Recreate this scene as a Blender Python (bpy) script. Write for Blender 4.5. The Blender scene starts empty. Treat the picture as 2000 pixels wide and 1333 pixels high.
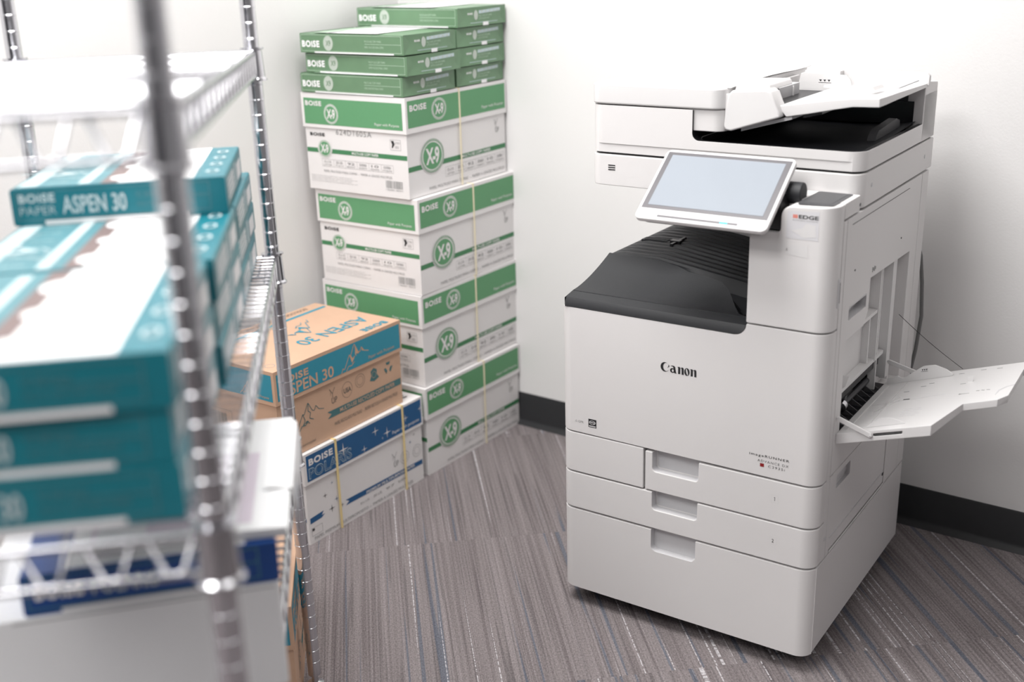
import bpy, bmesh, math, random
from mathutils import Vector, Matrix
random.seed(7)
R = math.radians
SC = bpy.context.scene
COL = SC.collection

# ------------------------------------------------------------------ camera
F_PX = 2239.13
PITCH, ROLL, YAW, CAMH = R(19.0384), R(-1.6476), R(35.4213), 1.3886
Fw = Vector((-math.sin(YAW)*math.cos(PITCH), math.cos(YAW)*math.cos(PITCH), -math.sin(PITCH)))
Rt = Vector((math.cos(YAW), math.sin(YAW), 0)); Up = Rt.cross(Fw)
Rt, Up = Rt*math.cos(ROLL)+Up*math.sin(ROLL), -Rt*math.sin(ROLL)+Up*math.cos(ROLL)
cd = bpy.data.cameras.new('camera'); cam = bpy.data.objects.new('camera', cd); COL.objects.link(cam)
m = Matrix.Identity(4)
for i in range(3):
    m[i][0], m[i][1], m[i][2] = Rt[i], Up[i], -Fw[i]
m[2][3] = CAMH
cam.matrix_world = m
cd.sensor_fit = 'HORIZONTAL'; cd.sensor_width = 36; cd.lens = F_PX/2000*36
cd.clip_start = .02; cd.clip_end = 50
cd.dof.use_dof = True; cd.dof.focus_distance = 2.4; cd.dof.aperture_fstop = 2.1; cd.dof.aperture_blades = 0
SC.camera = cam
# ------------------------------------------------------------------ world, light, exposure
SC.view_settings.view_transform = 'Standard'; SC.view_settings.look = 'None'
SC.view_settings.gamma = 1; SC.view_settings.use_curve_mapping = False
SC.view_settings.exposure = 0.64
SC.cycles.max_bounces = 8; SC.cycles.diffuse_bounces = 4; SC.cycles.glossy_bounces = 4
SC.cycles.sample_clamp_indirect = 6
wd = bpy.data.worlds.new('world'); SC.world = wd; wd.use_nodes = True
wd.node_tree.nodes['Background'].inputs[0].default_value = (.9, .95, 1, 1)
wd.node_tree.nodes['Background'].inputs[1].default_value = 0.05
def area(name, loc, size, power, col=(1, .985, .965), rot=(0, 0, 0)):
    l = bpy.data.lights.new(name, 'AREA'); l.shape = 'RECTANGLE'; l.size, l.size_y = size
    l.energy = power; l.color = col
    o = bpy.data.objects.new(name, l); o.location = loc; o.rotation_euler = rot; COL.objects.link(o); return o
LIGHTS = [(-1.4, 1.3, 47), (-1.2, -.7, 46), (.75, .75, 9), (-.95, -3.5, 34)]  # second lamp is an added fill for the left wall and copier front
for k, (x, y, pw) in enumerate(LIGHTS):
    area('ceiling_panel_lamp', (x, y, 2.91), (1.15, 1.15), pw)

# ------------------------------------------------------------------ materials
MATS = {}
def mat(name, col, rough=.5, metal=0, spec=.5, bump=0, bscale=300, var=0, vscale=30, emit=0, trans=0):
    if name in MATS: return MATS[name]
    mt = bpy.data.materials.new(name); mt.use_nodes = True; nt = mt.node_tree; b = nt.nodes['Principled BSDF']
    c = (*col, 1)
    b.inputs['Base Color'].default_value = c; b.inputs['Roughness'].default_value = rough
    b.inputs['Metallic'].default_value = metal; b.inputs['Specular IOR Level'].default_value = spec
    if emit: b.inputs['Emission Color'].default_value = c; b.inputs['Emission Strength'].default_value = emit
    if bump or var:
        tc = nt.nodes.new('ShaderNodeTexCoord')
    if bump:
        n = nt.nodes.new('ShaderNodeTexNoise'); n.inputs['Scale'].default_value = bscale; n.inputs['Detail'].default_value = 2
        nt.links.new(tc.outputs['Object'], n.inputs['Vector'])
        bp = nt.nodes.new('ShaderNodeBump'); bp.inputs['Strength'].default_value = bump; bp.inputs['Distance'].default_value = .001
        nt.links.new(n.outputs[0], bp.inputs['Height']); nt.links.new(bp.outputs[0], b.inputs['Normal'])
    if var:
        n = nt.nodes.new('ShaderNodeTexNoise'); n.inputs['Scale'].default_value = vscale; n.inputs['Detail'].default_value = 5
        nt.links.new(tc.outputs['Object'], n.inputs['Vector'])
        mx = nt.nodes.new('ShaderNodeMix'); mx.data_type = 'RGBA'
        mx.inputs[6].default_value = (*[v*(1-var) for v in col], 1); mx.inputs[7].default_value = (*[min(1, v*(1+var)) for v in col], 1)
        nt.links.new(n.outputs[0], mx.inputs[0]); nt.links.new(mx.outputs[2], b.inputs['Base Color'])
    MATS[name] = mt; return mt
W_WALL = mat('wall_paint', (.76, .752, .75), .75, spec=.2, bump=.25, bscale=180)
W_GREY = mat('wall_paint_grey', (.38, .38, .39), .8)
W_DARK = mat('wall_paint_charcoal', (.07, .07, .08), .8)
W_CEIL = mat('ceiling_paint', (.8, .8, .8), .9)
M_BASE = mat('vinyl_base', (.016, .0165, .019), .55, bump=.1, bscale=80, var=.15)
PW = mat('copier_white', (.71, .695, .695), .42, spec=.35, bump=.12, bscale=900)
PW2 = mat('copier_white_smooth', (.70, .69, .692), .35, spec=.4)
PG = mat('copier_pocket_grey', (.58, .575, .59), .5)
PK = mat('copier_black', (.012, .013, .016), .48, spec=.5, bump=.5, bscale=1100)
PKS = mat('copier_black_smooth', (.008, .008, .01), .35)
PD = mat('copier_dark_grey', (.07, .07, .075), .5, bump=.2, bscale=800)
BEZ = mat('screen_bezel', (.085, .08, .09), .35)
SCR = mat('screen_glass', (.235, .26, .295), .45, spec=.25, var=.03, vscale=12, emit=.1)
INK = mat('black_ink', (.012, .012, .014), .6)
INKG = mat('grey_ink', (.28, .28, .28), .7)
RED = mat('red_ink', (.25, .01, .012), .5)
REDL = mat('orange_red_ink', (.75, .22, .16), .5)
LBL = mat('clear_label', (.66, .655, .68), .35)
GRN = mat('carton_green', (.105, .295, .14), .55, var=.05, vscale=200)
GRND = mat('carton_green_print', (.05, .20, .085), .55)
RGR = mat('ream_green', (.125, .23, .13), .4, bump=.4, bscale=35, var=.1, vscale=30)
RGL = mat('ream_green_light_print', (.42, .55, .43), .5)
RGS = mat('ream_grey_seal', (.45, .50, .45), .5)
CW = mat('carton_white', (.74, .72, .72), .6, bump=.3, bscale=60)
WRAP = mat('ream_white_wrap', (.80, .80, .81), .4, bump=.3, bscale=30)
KR = mat('kraft_board', (.55, .355, .245), .65, bump=.3, bscale=90, var=.07, vscale=18)
KRI = mat('kraft_board_dark_print', (.14, .13, .11), .7)  # dark ink of the lettering and symbols on the kraft cartons
TEAL = mat('carton_teal', (.025, .245, .34), .55, var=.04, vscale=100)
TEALI = mat('teal_grey_ink', (.06, .16, .17), .65)
RT = mat('ream_teal', (.008, .165, .21), .35, bump=.4, bscale=30, var=.08, vscale=20)
RTL = mat('ream_teal_print', (.075, .215, .25), .45, var=.25, vscale=40)
RTW = mat('ream_pale_print', (.46, .56, .585), .5)
BRN = mat('ream_brown_print', (.17, .12, .115), .5, var=.2)
PINK = mat('pale_pink_label', (.70, .62, .70), .5)
NAVY = mat('carton_navy', (.013, .092, .235), .5, var=.05)
NAVYR = mat('ream_navy', (.006, .06, .26), .35)
STRAP = mat('strap_yellow', (.78, .62, .30), .4)
STRAPW = mat('strap_cream', (.80, .72, .52), .4)
PAPER = mat('paper_white', (.85, .85, .86), .7)
CHR = mat('chrome', (.62, .62, .65), .16, metal=1)
CHRW = mat('chrome_wire', (.60, .60, .63), .2, metal=1)
GRV = mat('groove_dark', (.25, .24, .25), .35, metal=1)
RUB = mat('rubber_black', (.01, .01, .011), .6)
CORD = mat('cord_grey', (.16, .16, .16), .5)
CYAN = mat('status_light_cyan', (.02, .42, .60), .4, emit=1.2)

def carpet():
    mt = bpy.data.materials.new('carpet_tile'); mt.use_nodes = True; nt = mt.node_tree; N = nt.nodes; L = nt.links
    b = N['Principled BSDF']; b.inputs['Roughness'].default_value = .95; b.inputs['Specular IOR Level'].default_value = .08
    tc = N.new('ShaderNodeTexCoord'); mp = N.new('ShaderNodeMapping'); mp.vector_type = 'POINT'
    mp.inputs['Rotation'].default_value = (0, 0, R(-42.4))   # x across the stripes, y along them
    L.new(tc.outputs['Object'], mp.inputs[0])
    sep = N.new('ShaderNodeSeparateXYZ'); L.new(mp.outputs[0], sep.inputs[0])
    def math_(op, a, bb=None, c=None):
        n = N.new('ShaderNodeMath'); n.operation = op
        for i, v in enumerate((a, bb, c)):
            if v is None: continue
            if isinstance(v, (int, float)): n.inputs[i].default_value = v
            else: L.new(v, n.inputs[i])
        return n.outputs[0]
    X = sep.outputs[0]; Y = sep.outputs[1]
    T = .61
    row = math_('FLOOR', math_('DIVIDE', math_('SUBTRACT', Y, 2.52-4*T), T))
    col = math_('FLOOR', math_('DIVIDE', math_('ADD', X, math_('MULTIPLY', row, .21)), T))
    cell = math_('ADD', math_('MULTIPLY', row, 7.31), math_('MULTIPLY', col, 3.77))
    def stripe(scale, ystretch, off, lo, hi, det=0):
        cx = N.new('ShaderNodeCombineXYZ')
        L.new(math_('MULTIPLY', X, scale), cx.inputs[0]); L.new(math_('MULTIPLY', Y, ystretch), cx.inputs[1]); L.new(math_('ADD', math_('MULTIPLY', cell, 1.0), off), cx.inputs[2])
        n = N.new('ShaderNodeTexNoise'); n.inputs['Scale'].default_value = 1; n.inputs['Detail'].default_value = det
        L.new(cx.outputs[0], n.inputs['Vector'])
        r_ = N.new('ShaderNodeMapRange'); r_.inputs[1].default_value = lo; r_.inputs[2].default_value = hi; L.new(n.outputs[0], r_.inputs[0])
        return r_.outputs[0]
    def mix(f, a, bb):
        n = N.new('ShaderNodeMix'); n.data_type = 'RGBA'; L.new(f, n.inputs[0])
        for i, v in ((6, a), (7, bb)):
            if isinstance(v, tuple): n.inputs[i].default_value = (*v, 1)
            else: L.new(v, n.inputs[i])
        return n.outputs[2]
    broad = stripe(38, 1.2, 0, .36, .64, 1)
    fine = stripe(260, 1.5, 5, .40, .60); mid = stripe(120, .8, 15, .55, .66)
    c = mix(broad, (.155, .134, .137), (.200, .176, .178))
    c = mix(math_('MULTIPLY', fine, .42), c, (.27, .24, .243)); c = mix(math_('MULTIPLY', mid, .35), c, (.30, .27, .275))
    dark = stripe(150, 2, 31, .63, .70)
    c = mix(math_('MULTIPLY', dark, .45), c, (.085, .075, .078))
    blue = stripe(80, .7, 57, .705, .735)
    c = mix(math_('MULTIPLY', blue, .6), c, (.075, .10, .14))
    wh = stripe(150, .45, 83, .718, .735); dash = stripe(20, 210, 3, .32, .55)
    c = mix(math_('MULTIPLY', math_('MULTIPLY', wh, dash), .85), c, (.55, .53, .55))
    # loop pile
    vo = N.new('ShaderNodeTexNoise'); vo.inputs['Scale'].default_value = 1; vo.inputs['Detail'].default_value = 2
    mp2 = N.new('ShaderNodeMapping'); mp2.inputs['Scale'].default_value = (330, 190, 1); L.new(mp.outputs[0], mp2.inputs[0]); L.new(mp2.outputs[0], vo.inputs['Vector'])
    pile = N.new('ShaderNodeMapRange'); pile.inputs[1].default_value = .3; pile.inputs[2].default_value = .7; pile.inputs[3].default_value = .72; pile.inputs[4].default_value = 1.22; L.new(vo.outputs[0], pile.inputs[0])
    ml = N.new('ShaderNodeVectorMath'); ml.operation = 'SCALE'; L.new(c, ml.inputs[0]); L.new(pile.outputs[0], ml.inputs['Scale'])
    # seams between tiles
    fy = math_('FRACT', math_('DIVIDE', math_('SUBTRACT', Y, 2.52-4*T), T))
    L.new(ml.outputs[0], b.inputs['Base Color'])
    bp = N.new('ShaderNodeBump'); bp.inputs['Strength'].default_value = .9; bp.inputs['Distance'].default_value = .002
    seam = math_('LESS_THAN', fy, .003)
    L.new(math_('SUBTRACT', vo.outputs[0], seam), bp.inputs['Height']); L.new(bp.outputs[0], b.inputs['Normal'])
    return mt
CARPET = carpet()

# ------------------------------------------------------------------ mesh helpers
class MB:
    def __init__(s): s.v = []; s.f = []; s.m = []; s.mats = []
    def mi(s, mt):
        if mt not in s.mats: s.mats.append(mt)
        return s.mats.index(mt)
    def add(s, vs, fs, mt, T=None):
        o = len(s.v)
        for q in vs:
            q = Vector(q)
            if T is not None: q = T @ q
            s.v.append(tuple(q))
        k = s.mi(mt)
        for f in fs: s.f.append([o+i for i in f]); s.m.append(k)
        return s
    def box(s, x0, x1, y0, y1, z0, z1, mt, T=None):
        vs = [(x, y, z) for z in (z0, z1) for x, y in ((x0, y0), (x1, y0), (x1, y1), (x0, y1))]
        return s.add(vs, [(3, 2, 1, 0), (4, 5, 6, 7), (0, 1, 5, 4), (1, 2, 6, 5), (2, 3, 7, 6), (3, 0, 4, 7)], mt, T)
    def prism(s, poly, a0, a1, mt, axis='z', T=None):
        """poly 2D; axis z: (x,y); axis y: (x,z); axis x: (y,z)"""
        def P(q, a):
            return {'z': (q[0], q[1], a), 'y': (q[0], a, q[1]), 'x': (a, q[0], q[1])}[axis]
        n = len(poly)
        vs = [P(q, a0) for q in poly]+[P(q, a1) for q in poly]
        fs = [tuple(range(n))[::-1], tuple(range(n, 2*n))]+[(i, (i+1) % n, n+(i+1) % n, n+i) for i in range(n)]
        return s.add(vs, fs, mt, T)
    def tube(s, pts, r, mt, n=8, T=None, closed=False, caps=True):
        pts = [Vector(q) for q in pts]; rs = r if isinstance(r, (list, tuple)) else [r]*len(pts)
        vs = []; up = None; K = len(pts)
        for i, q in enumerate(pts):
            if closed: d = pts[(i+1) % K]-pts[i-1]
            else: d = (pts[min(i+1, K-1)]-pts[max(i-1, 0)])
            d.normalize()
            if up is None: up = d.orthogonal().normalized()
            else:
                up = up-d*up.dot(d); up = up.normalized() if up.length > 1e-6 else d.orthogonal().normalized()
            w = d.cross(up)
            for k in range(n):
                a = 2*math.pi*k/n; vs.append(q+(up*math.cos(a)+w*math.sin(a))*rs[i])
        fs = []
        for i in range(K if closed else K-1):
            j = (i+1) % K
            for k in range(n): fs.append((i*n+k, i*n+(k+1) % n, j*n+(k+1) % n, j*n+k))
        if caps and not closed: fs += [tuple(range(n))[::-1], tuple(range((K-1)*n, K*n))]
        return s.add(vs, fs, mt, T)
    def lathe(s, prof, mt, n=24, T=None):
        """profile [(r,z)] around z"""
        vs = [(r*math.cos(2*math.pi*k/n), r*math.sin(2*math.pi*k/n), z) for r, z in prof for k in range(n)]
        fs = [(i*n+k, i*n+(k+1) % n, (i+1)*n+(k+1) % n, (i+1)*n+k) for i in range(len(prof)-1) for k in range(n)]
        return s.add(vs, fs, mt, T)
    def poly(s, pts, mt, T=None): return s.add(pts, [tuple(range(len(pts)))], mt, T)
    def grid(s, rows, mt, T=None):
        n = len(rows[0]); vs = [q for r_ in rows for q in r_]
        return s.add(vs, [(i*n+k, i*n+k+1, (i+1)*n+k+1, (i+1)*n+k) for i in range(len(rows)-1) for k in range(n-1)], mt, T)
    def mesh(s, name, bevel=0, seg=2, ang=35, merge=0):
        me = bpy.data.meshes.new(name); me.from_pydata(s.v, [], s.f)
        for mt in s.mats: me.materials.append(mt)
        me.polygons.foreach_set('material_index', s.m)
        bm = bmesh.new(); bm.from_mesh(me)
        if merge: bmesh.ops.remove_doubles(bm, verts=bm.verts, dist=merge)
        bmesh.ops.recalc_face_normals(bm, faces=bm.faces)
        if bevel:
            es = [e for e in bm.edges if len(e.link_faces) == 2 and e.calc_face_angle(0) > R(40)]
            bmesh.ops.bevel(bm, geom=es, offset=bevel, segments=seg, profile=.5, affect='EDGES', clamp_overlap=True)
        for f in bm.faces: f.smooth = True
        bm.to_mesh(me); bm.free()
        me.set_sharp_from_angle(angle=R(ang)); me.update()
        if bevel: me['wn'] = 1
        return me
    def obj(s, name, parent=None, **k): return link(name, s.mesh(name, **k), parent)
def link(name, me, parent=None):
    o = bpy.data.objects.new(name, me); COL.objects.link(o)
    if me.get('wn'):
        w_ = o.modifiers.new('weighted_normal', 'WEIGHTED_NORMAL'); w_.keep_sharp = True; w_.weight = 80
    if parent is not None: o.parent = parent
    return o
def tag(o, label=None, cat=None, group=None, kind=None):
    if label: o['label'] = label
    if cat: o['category'] = cat
    if group: o['group'] = group
    if kind: o['kind'] = kind
    return o
def empty(name, M): 
    o = bpy.data.objects.new(name, None); COL.objects.link(o); o.empty_display_size = .05
    o.matrix_world = M; return o
def frame(org, X, Y, Z):
    Mx = Matrix.Identity(4)
    for i in range(3): Mx[i][0], Mx[i][1], Mx[i][2], Mx[i][3] = X[i], Y[i], Z[i], org[i]
    return Mx
def boolean(a, cutters, op='DIFFERENCE'):
    """apply boolean cutters (list of meshes) to mesh a, return a new mesh"""
    oa = bpy.data.objects.new('tmp', a); COL.objects.link(oa); tmp = [oa]
    for c in cutters:
        oc = bpy.data.objects.new('tmp', c); COL.objects.link(oc); tmp.append(oc)
        md = oa.modifiers.new('b', 'BOOLEAN'); md.operation = op; md.object = oc; md.solver = 'EXACT'
        md.material_mode = 'TRANSFER'
    dg = bpy.context.evaluated_depsgraph_get(); dg.update()
    me = bpy.data.meshes.new_from_object(oa.evaluated_get(dg))
    for o in tmp: bpy.data.objects.remove(o)
    return me
def finish(me, bevel=0, seg=2, ang=35):
    bm = bmesh.new(); bm.from_mesh(me); bmesh.ops.remove_doubles(bm, verts=bm.verts, dist=1e-5)
    bmesh.ops.dissolve_limit(bm, angle_limit=R(1), verts=bm.verts, edges=bm.edges, delimit={'MATERIAL'})
    if bevel:
        es = [e for e in bm.edges if len(e.link_faces) == 2 and e.calc_face_angle(0) > R(40)]
        bmesh.ops.bevel(bm, geom=es, offset=bevel, segments=seg, profile=.5, affect='EDGES', clamp_overlap=True)
    for f in bm.faces: f.smooth = True
    bm.to_mesh(me); bm.free(); me.set_sharp_from_angle(angle=R(ang)); me['wn'] = 1; return me
def arc(cx, cy, r, a0, a1, n=6): return [(cx+r*math.cos(R(a0+(a1-a0)*i/n)), cy+r*math.sin(R(a0+(a1-a0)*i/n))) for i in range(n+1)]
def rrect(x0, x1, y0, y1, r, n=5, corners='1111'):
    """rounded rectangle, ccw from lower-left; corners ll, lr, ur, ul"""
    out = []
    for c, (cx, cy, a, px, py) in zip(corners, ((x0+r, y0+r, 180, x0, y0), (x1-r, y0+r, 270, x1, y0), (x1-r, y1-r, 0, x1, y1), (x0+r, y1-r, 90, x0, y1))):
        out += arc(cx, cy, r, a, a+90, n) if c == '1' else [(px, py)]
    return out
# text -> triangles / ngons in xy (cached)
TXT = {}
def text_mesh(t, bold=0.0, sp=1.0):
    k = (t, bold, sp)
    if k not in TXT:
        c = bpy.data.curves.new('t', 'FONT'); c.body = t; c.size = 1; c.offset = bold; c.space_character = sp
        c.resolution_u = 3; c.fill_mode = 'FRONT'
        o = bpy.data.objects.new('t', c); COL.objects.link(o)
        dg = bpy.context.evaluated_depsgraph_get(); dg.update()
        me = bpy.data.meshes.new_from_object(o.evaluated_get(dg)); bpy.data.objects.remove(o)
        vs = [tuple(v.co) for v in me.vertices]; fs = [tuple(q.vertices) for q in me.polygons]
        x0 = min(v[0] for v in vs); x1 = max(v[0] for v in vs); y0 = min(v[1] for v in vs); y1 = max(v[1] for v in vs)
        TXT[k] = ([((v[0]-x0)/(x1-x0), (v[1]-y0)/(y1-y0)) for v in vs], fs, (x1-x0)/(y1-y0))
        bpy.data.meshes.remove(me)
    return TXT[k]
class Face:
    """flat print on a plane: origin, u, v unit vectors; n outward"""
    def __init__(s, mb, org, u, v, off=.0004):
        s.mb = mb; s.o = Vector(org); s.u = Vector(u); s.v = Vector(v); s.n = s.u.cross(s.v).normalized(); s.off = off; s.T = None
    def P(s, a, b, k=1): return s.o+s.u*a+s.v*b+s.n*s.off*k
    def poly(s, pts, mt, k=1): s.mb.poly([s.P(a, b, k) for a, b in pts], mt, s.T)
    def rect(s, a0, a1, b0, b1, mt, k=1): s.poly([(a0, b0), (a1, b0), (a1, b1), (a0, b1)], mt, k)
    def frame(s, a0, a1, b0, b1, w, mt, k=1):
        s.rect(a0, a1, b0, b0+w, mt, k); s.rect(a0, a1, b1-w, b1, mt, k); s.rect(a0, a0+w, b0+w, b1-w, mt, k); s.rect(a1-w, a1, b0+w, b1-w, mt, k)
    def ell(s, a, b, ra, rb, mt, k=1, n=24): s.poly([(a+ra*math.cos(2*math.pi*i/n), b+rb*math.sin(2*math.pi*i/n)) for i in range(n)], mt, k)
    def ring(s, a, b, ra, rb, w, mt, k=1, n=28):
        A = [(a+ra*math.cos(2*math.pi*i/n), b+rb*math.sin(2*math.pi*i/n)) for i in range(n)]
        B = [(a+(ra-w)*math.cos(2*math.pi*i/n), b+(rb-w)*math.sin(2*math.pi*i/n)) for i in range(n)]
        for i in range(n):
            j = (i+1) % n; s.poly([A[i], A[j], B[j], B[i]], mt, k)
    def line(s, pts, w, mt, k=1):
        for (a, b), (c, d) in zip(pts, pts[1:]):
            dx, dy = c-a, d-b; l = math.hypot(dx, dy) or 1; px, py = -dy/l*w/2, dx/l*w/2
            s.poly([(a-px, b-py), (c-px, d-py), (c+px, d+py), (a+px, b+py)], mt, k)
    def text(s, t, a0, a1, b0, b1, mt, k=2, bold=0., sp=1., flip=False, skew=0):
        vs, fs, _ = text_mesh(t, bold, sp)
        if flip: q = [s.P(a1-x*(a1-a0), b1-y*(b1-b0), k) for x, y in vs]
        else: q = [s.P(a0+x*(a1-a0)+skew*y*(b1-b0), b0+y*(b1-b0), k) for x, y in vs]
        s.mb.add(q, fs, mt, s.T)
    def star(s, a, b, r, mt, k=2, r2=None):
        r2 = r2 or r*.13
        s.poly([(a+(r if i % 2 == 0 else r2)*math.cos(R(90+45*i))*(1 if i % 4 != 2 or True else 1), b+(r if i % 2 == 0 else r2)*math.sin(R(90+45*i))) for i in range(8)], mt, k)
def boise(fc, a0, a1, b0, b1, mt, k=2): fc.text('BOiSE', a0, a1, b0, b1, mt, k, bold=.042, sp=1.14)

# ================================================================== SETTING
WA_Y = lambda x: 2.6488-.018806*(x+1)
def wallA(x): return WA_Y(x)
XL, XR, YF, ZC = -2.275, 3.0, -5.2, 2.95
mb = MB(); mb.box(XL-.1, XR+.1, YF-.1, 3.0, -.1, 0, CARPET); tag(mb.obj('floor'), kind='structure')
mb = MB(); mb.box(XL-.1, XR+.1, YF-.1, 3.0, ZC, ZC+.1, W_CEIL); tag(mb.obj('ceiling'), kind='structure')
ya, yb = wallA(XL-.1), wallA(XR+.1)
mb = MB(); mb.prism([(XL-.1, ya), (XR+.1, yb), (XR+.1, 3.0), (XL-.1, 3.0)], 0, ZC, W_WALL); tag(mb.obj('wall_back'), kind='structure')
mb = MB(); mb.box(XL-.1, XL, YF, wallA(XL), 0, ZC, W_WALL); tag(mb.obj('wall_left'), kind='structure')
mb = MB(); mb.box(XR, XR+.1, YF, wallA(XR), 0, ZC, W_GREY); tag(mb.obj('wall_right'), kind='structure')
mb = MB(); mb.box(XL, XR, YF-.1, YF, 0, ZC, W_DARK); tag(mb.obj('wall_front'), kind='structure')
# vinyl cove base: slightly rounded top and a toe that flares out on the carpet
def cove(name, A, B, n):
    A, B, n = Vector((*A, 0)), Vector((*B, 0)), Vector((*n, 0))
    prof = [(0, 0), (.018, 0), (.017, .002), (.008, .010), (.0045, .018), (.004, .098), (.002, .1015), (0, .1017)]
    mb = MB(); mb.add([A+n*d+Vector((0, 0, z)) for d, z in prof]+[B+n*d+Vector((0, 0, z)) for d, z in prof],
                      [tuple(range(8)), tuple(range(15, 7, -1))]+[(i, i+8, (i+1) % 8+8, (i+1) % 8) for i in range(8)], M_BASE)
    tag(mb.obj(name), kind='structure')
cove('baseboard_back', (XL, wallA(XL)), (XR, wallA(XR)), (-.0188, -1))
cove('baseboard_left', (XL, YF), (XL, wallA(XL)), (1, 0))
cove('baseboard_right', (XR, YF), (XR, wallA(XR)), (-1, 0))
# ceiling fixtures at the lamps; the second one belongs to the added fill
for k, (x, y, pw) in enumerate(LIGHTS):
    e = empty('ceiling_light', Matrix.Translation((x, y, ZC)))
    tag(e, ['recessed white ceiling light panel above the wire rack', 'added fill light panel, unseen, behind the camera on the rack side', 'square ceiling light panel on the far side away from the rack', 'square ceiling light panel farthest behind the camera'][k], 'ceiling light', 'ceiling light panels')
    mb = MB()
    for a in ((-.61, -.59, -.61, .61), (.59, .61, -.61, .61), (-.59, .59, -.61, -.59), (-.59, .59, .59, .61)): mb.box(*a, -.035, 0, W_CEIL)
    mb.obj('light_frame', e)
    mb = MB(); mb.box(-.59, .59, -.59, .59, -.012, -.004, PAPER); mb.obj('diffuser', e)

# ================================================================== GREEN AND WHITE CARTONS (stack in the corner)
CH = .2576
CWID, CLEN, LID = .357, .443, .0905
def strap_band(w, l, h, y, mt, wd=.006, lw=.0, e=empty):
    mb = MB(); t = .0016
    for (x0, x1, z0, z1) in ((t*0, t, -.0, h+t), (-w-t, -w, 0, h+t), (-w-t, t, h, h+t)):
        mb.box(x0, x1, y, y+wd, z0, z1, mt)
    return mb.mesh('strapping_band', bevel=.0004)
def carton_shell(w, l, h, lid, mbody, mlid):
    """near corner at origin, extends -x by w, +y by l; returns (body MB, lid MB)"""
    b = MB(); b.box(-w+.004, -.004, .004, l-.004, 0, h-.004, mbody)
    L = MB(); L.box(-w, 0, 0, l, h-lid, h, mlid)
    return b, L
def x9_mark(fc, a, b, ra, rb, bg, fg, k=1, thin=True):
    fc.ell(a, b, ra, rb, fg, k); fc.ring(a, b, ra*.93, rb*.93, ra*.045, bg, k+1)
    fc.ell(a, b, ra*.80, rb*.80, bg, k+1)
    fc.text('X-9', a-ra*.58, a+ra*.58, b-rb*.50, b+rb*.50, fg, k+2, bold=.03, sp=.85)
def tiny_table(fc, a0, a1, b0, b1, items):
    n = len(items); fc.frame(a0, a1, b0, b1, .0006, INKG)
    for i, t in enumerate(items):
        x0 = a0+(a1-a0)*i/n; x1 = a0+(a1-a0)*(i+1)/n
        if i: fc.rect(x0, x0+.0006, b0, b1, INKG)
        big, sm = t
        fc.text(big, x0+(x1-x0)*.2, x1-(x1-x0)*.2, b0+(b1-b0)*.5, b0+(b1-b0)*.82, INKG, bold=.01)
        fc.text(sm, x0+(x1-x0)*.15, x1-(x1-x0)*.15, b0+(b1-b0)*.14, b0+(b1-b0)*.34, INKG)
def barcode(fc, a0, a1, b0, b1, mt=INK, seed=1):
    rnd = random.Random(seed); a = a0
    while a < a1:
        w = rnd.choice((.0006, .001, .0016)); fc.rect(a, min(a+w, a1), b0, b1, mt); a += w+rnd.choice((.0007, .001, .0014))
    fc.text('1 0065801 18904 0', a0, a1, b0-.006, b0-.002, INKG)
def up_mark(fc, a, b, s, mt):
    fc.line([(a, b+s), (a+.45*s, b+.35*s), (a+.45*s, b-.3*s)], .0014, mt, 2); fc.line([(a+.9*s, b+s), (a+.45*s, b+.35*s)], .0014, mt, 2)
    fc.line([(a+.2*s, b+.55*s), (a+.1*s, b+.2*s)], .0010, mt, 2)
    fc.text('UP', a+.25*s, a+1.15*s, b-.85*s, b-.15*s, mt, 2, bold=0)
ITEMS = [('8.5 x 11 IN.', 'LETTER'), ('20 LB.', '75 g/m2'), ('92', 'BRIGHT'), ('5000', 'SHEETS'), ('10', 'REAMS'), ('OX9001', 'ITEM')]
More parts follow.
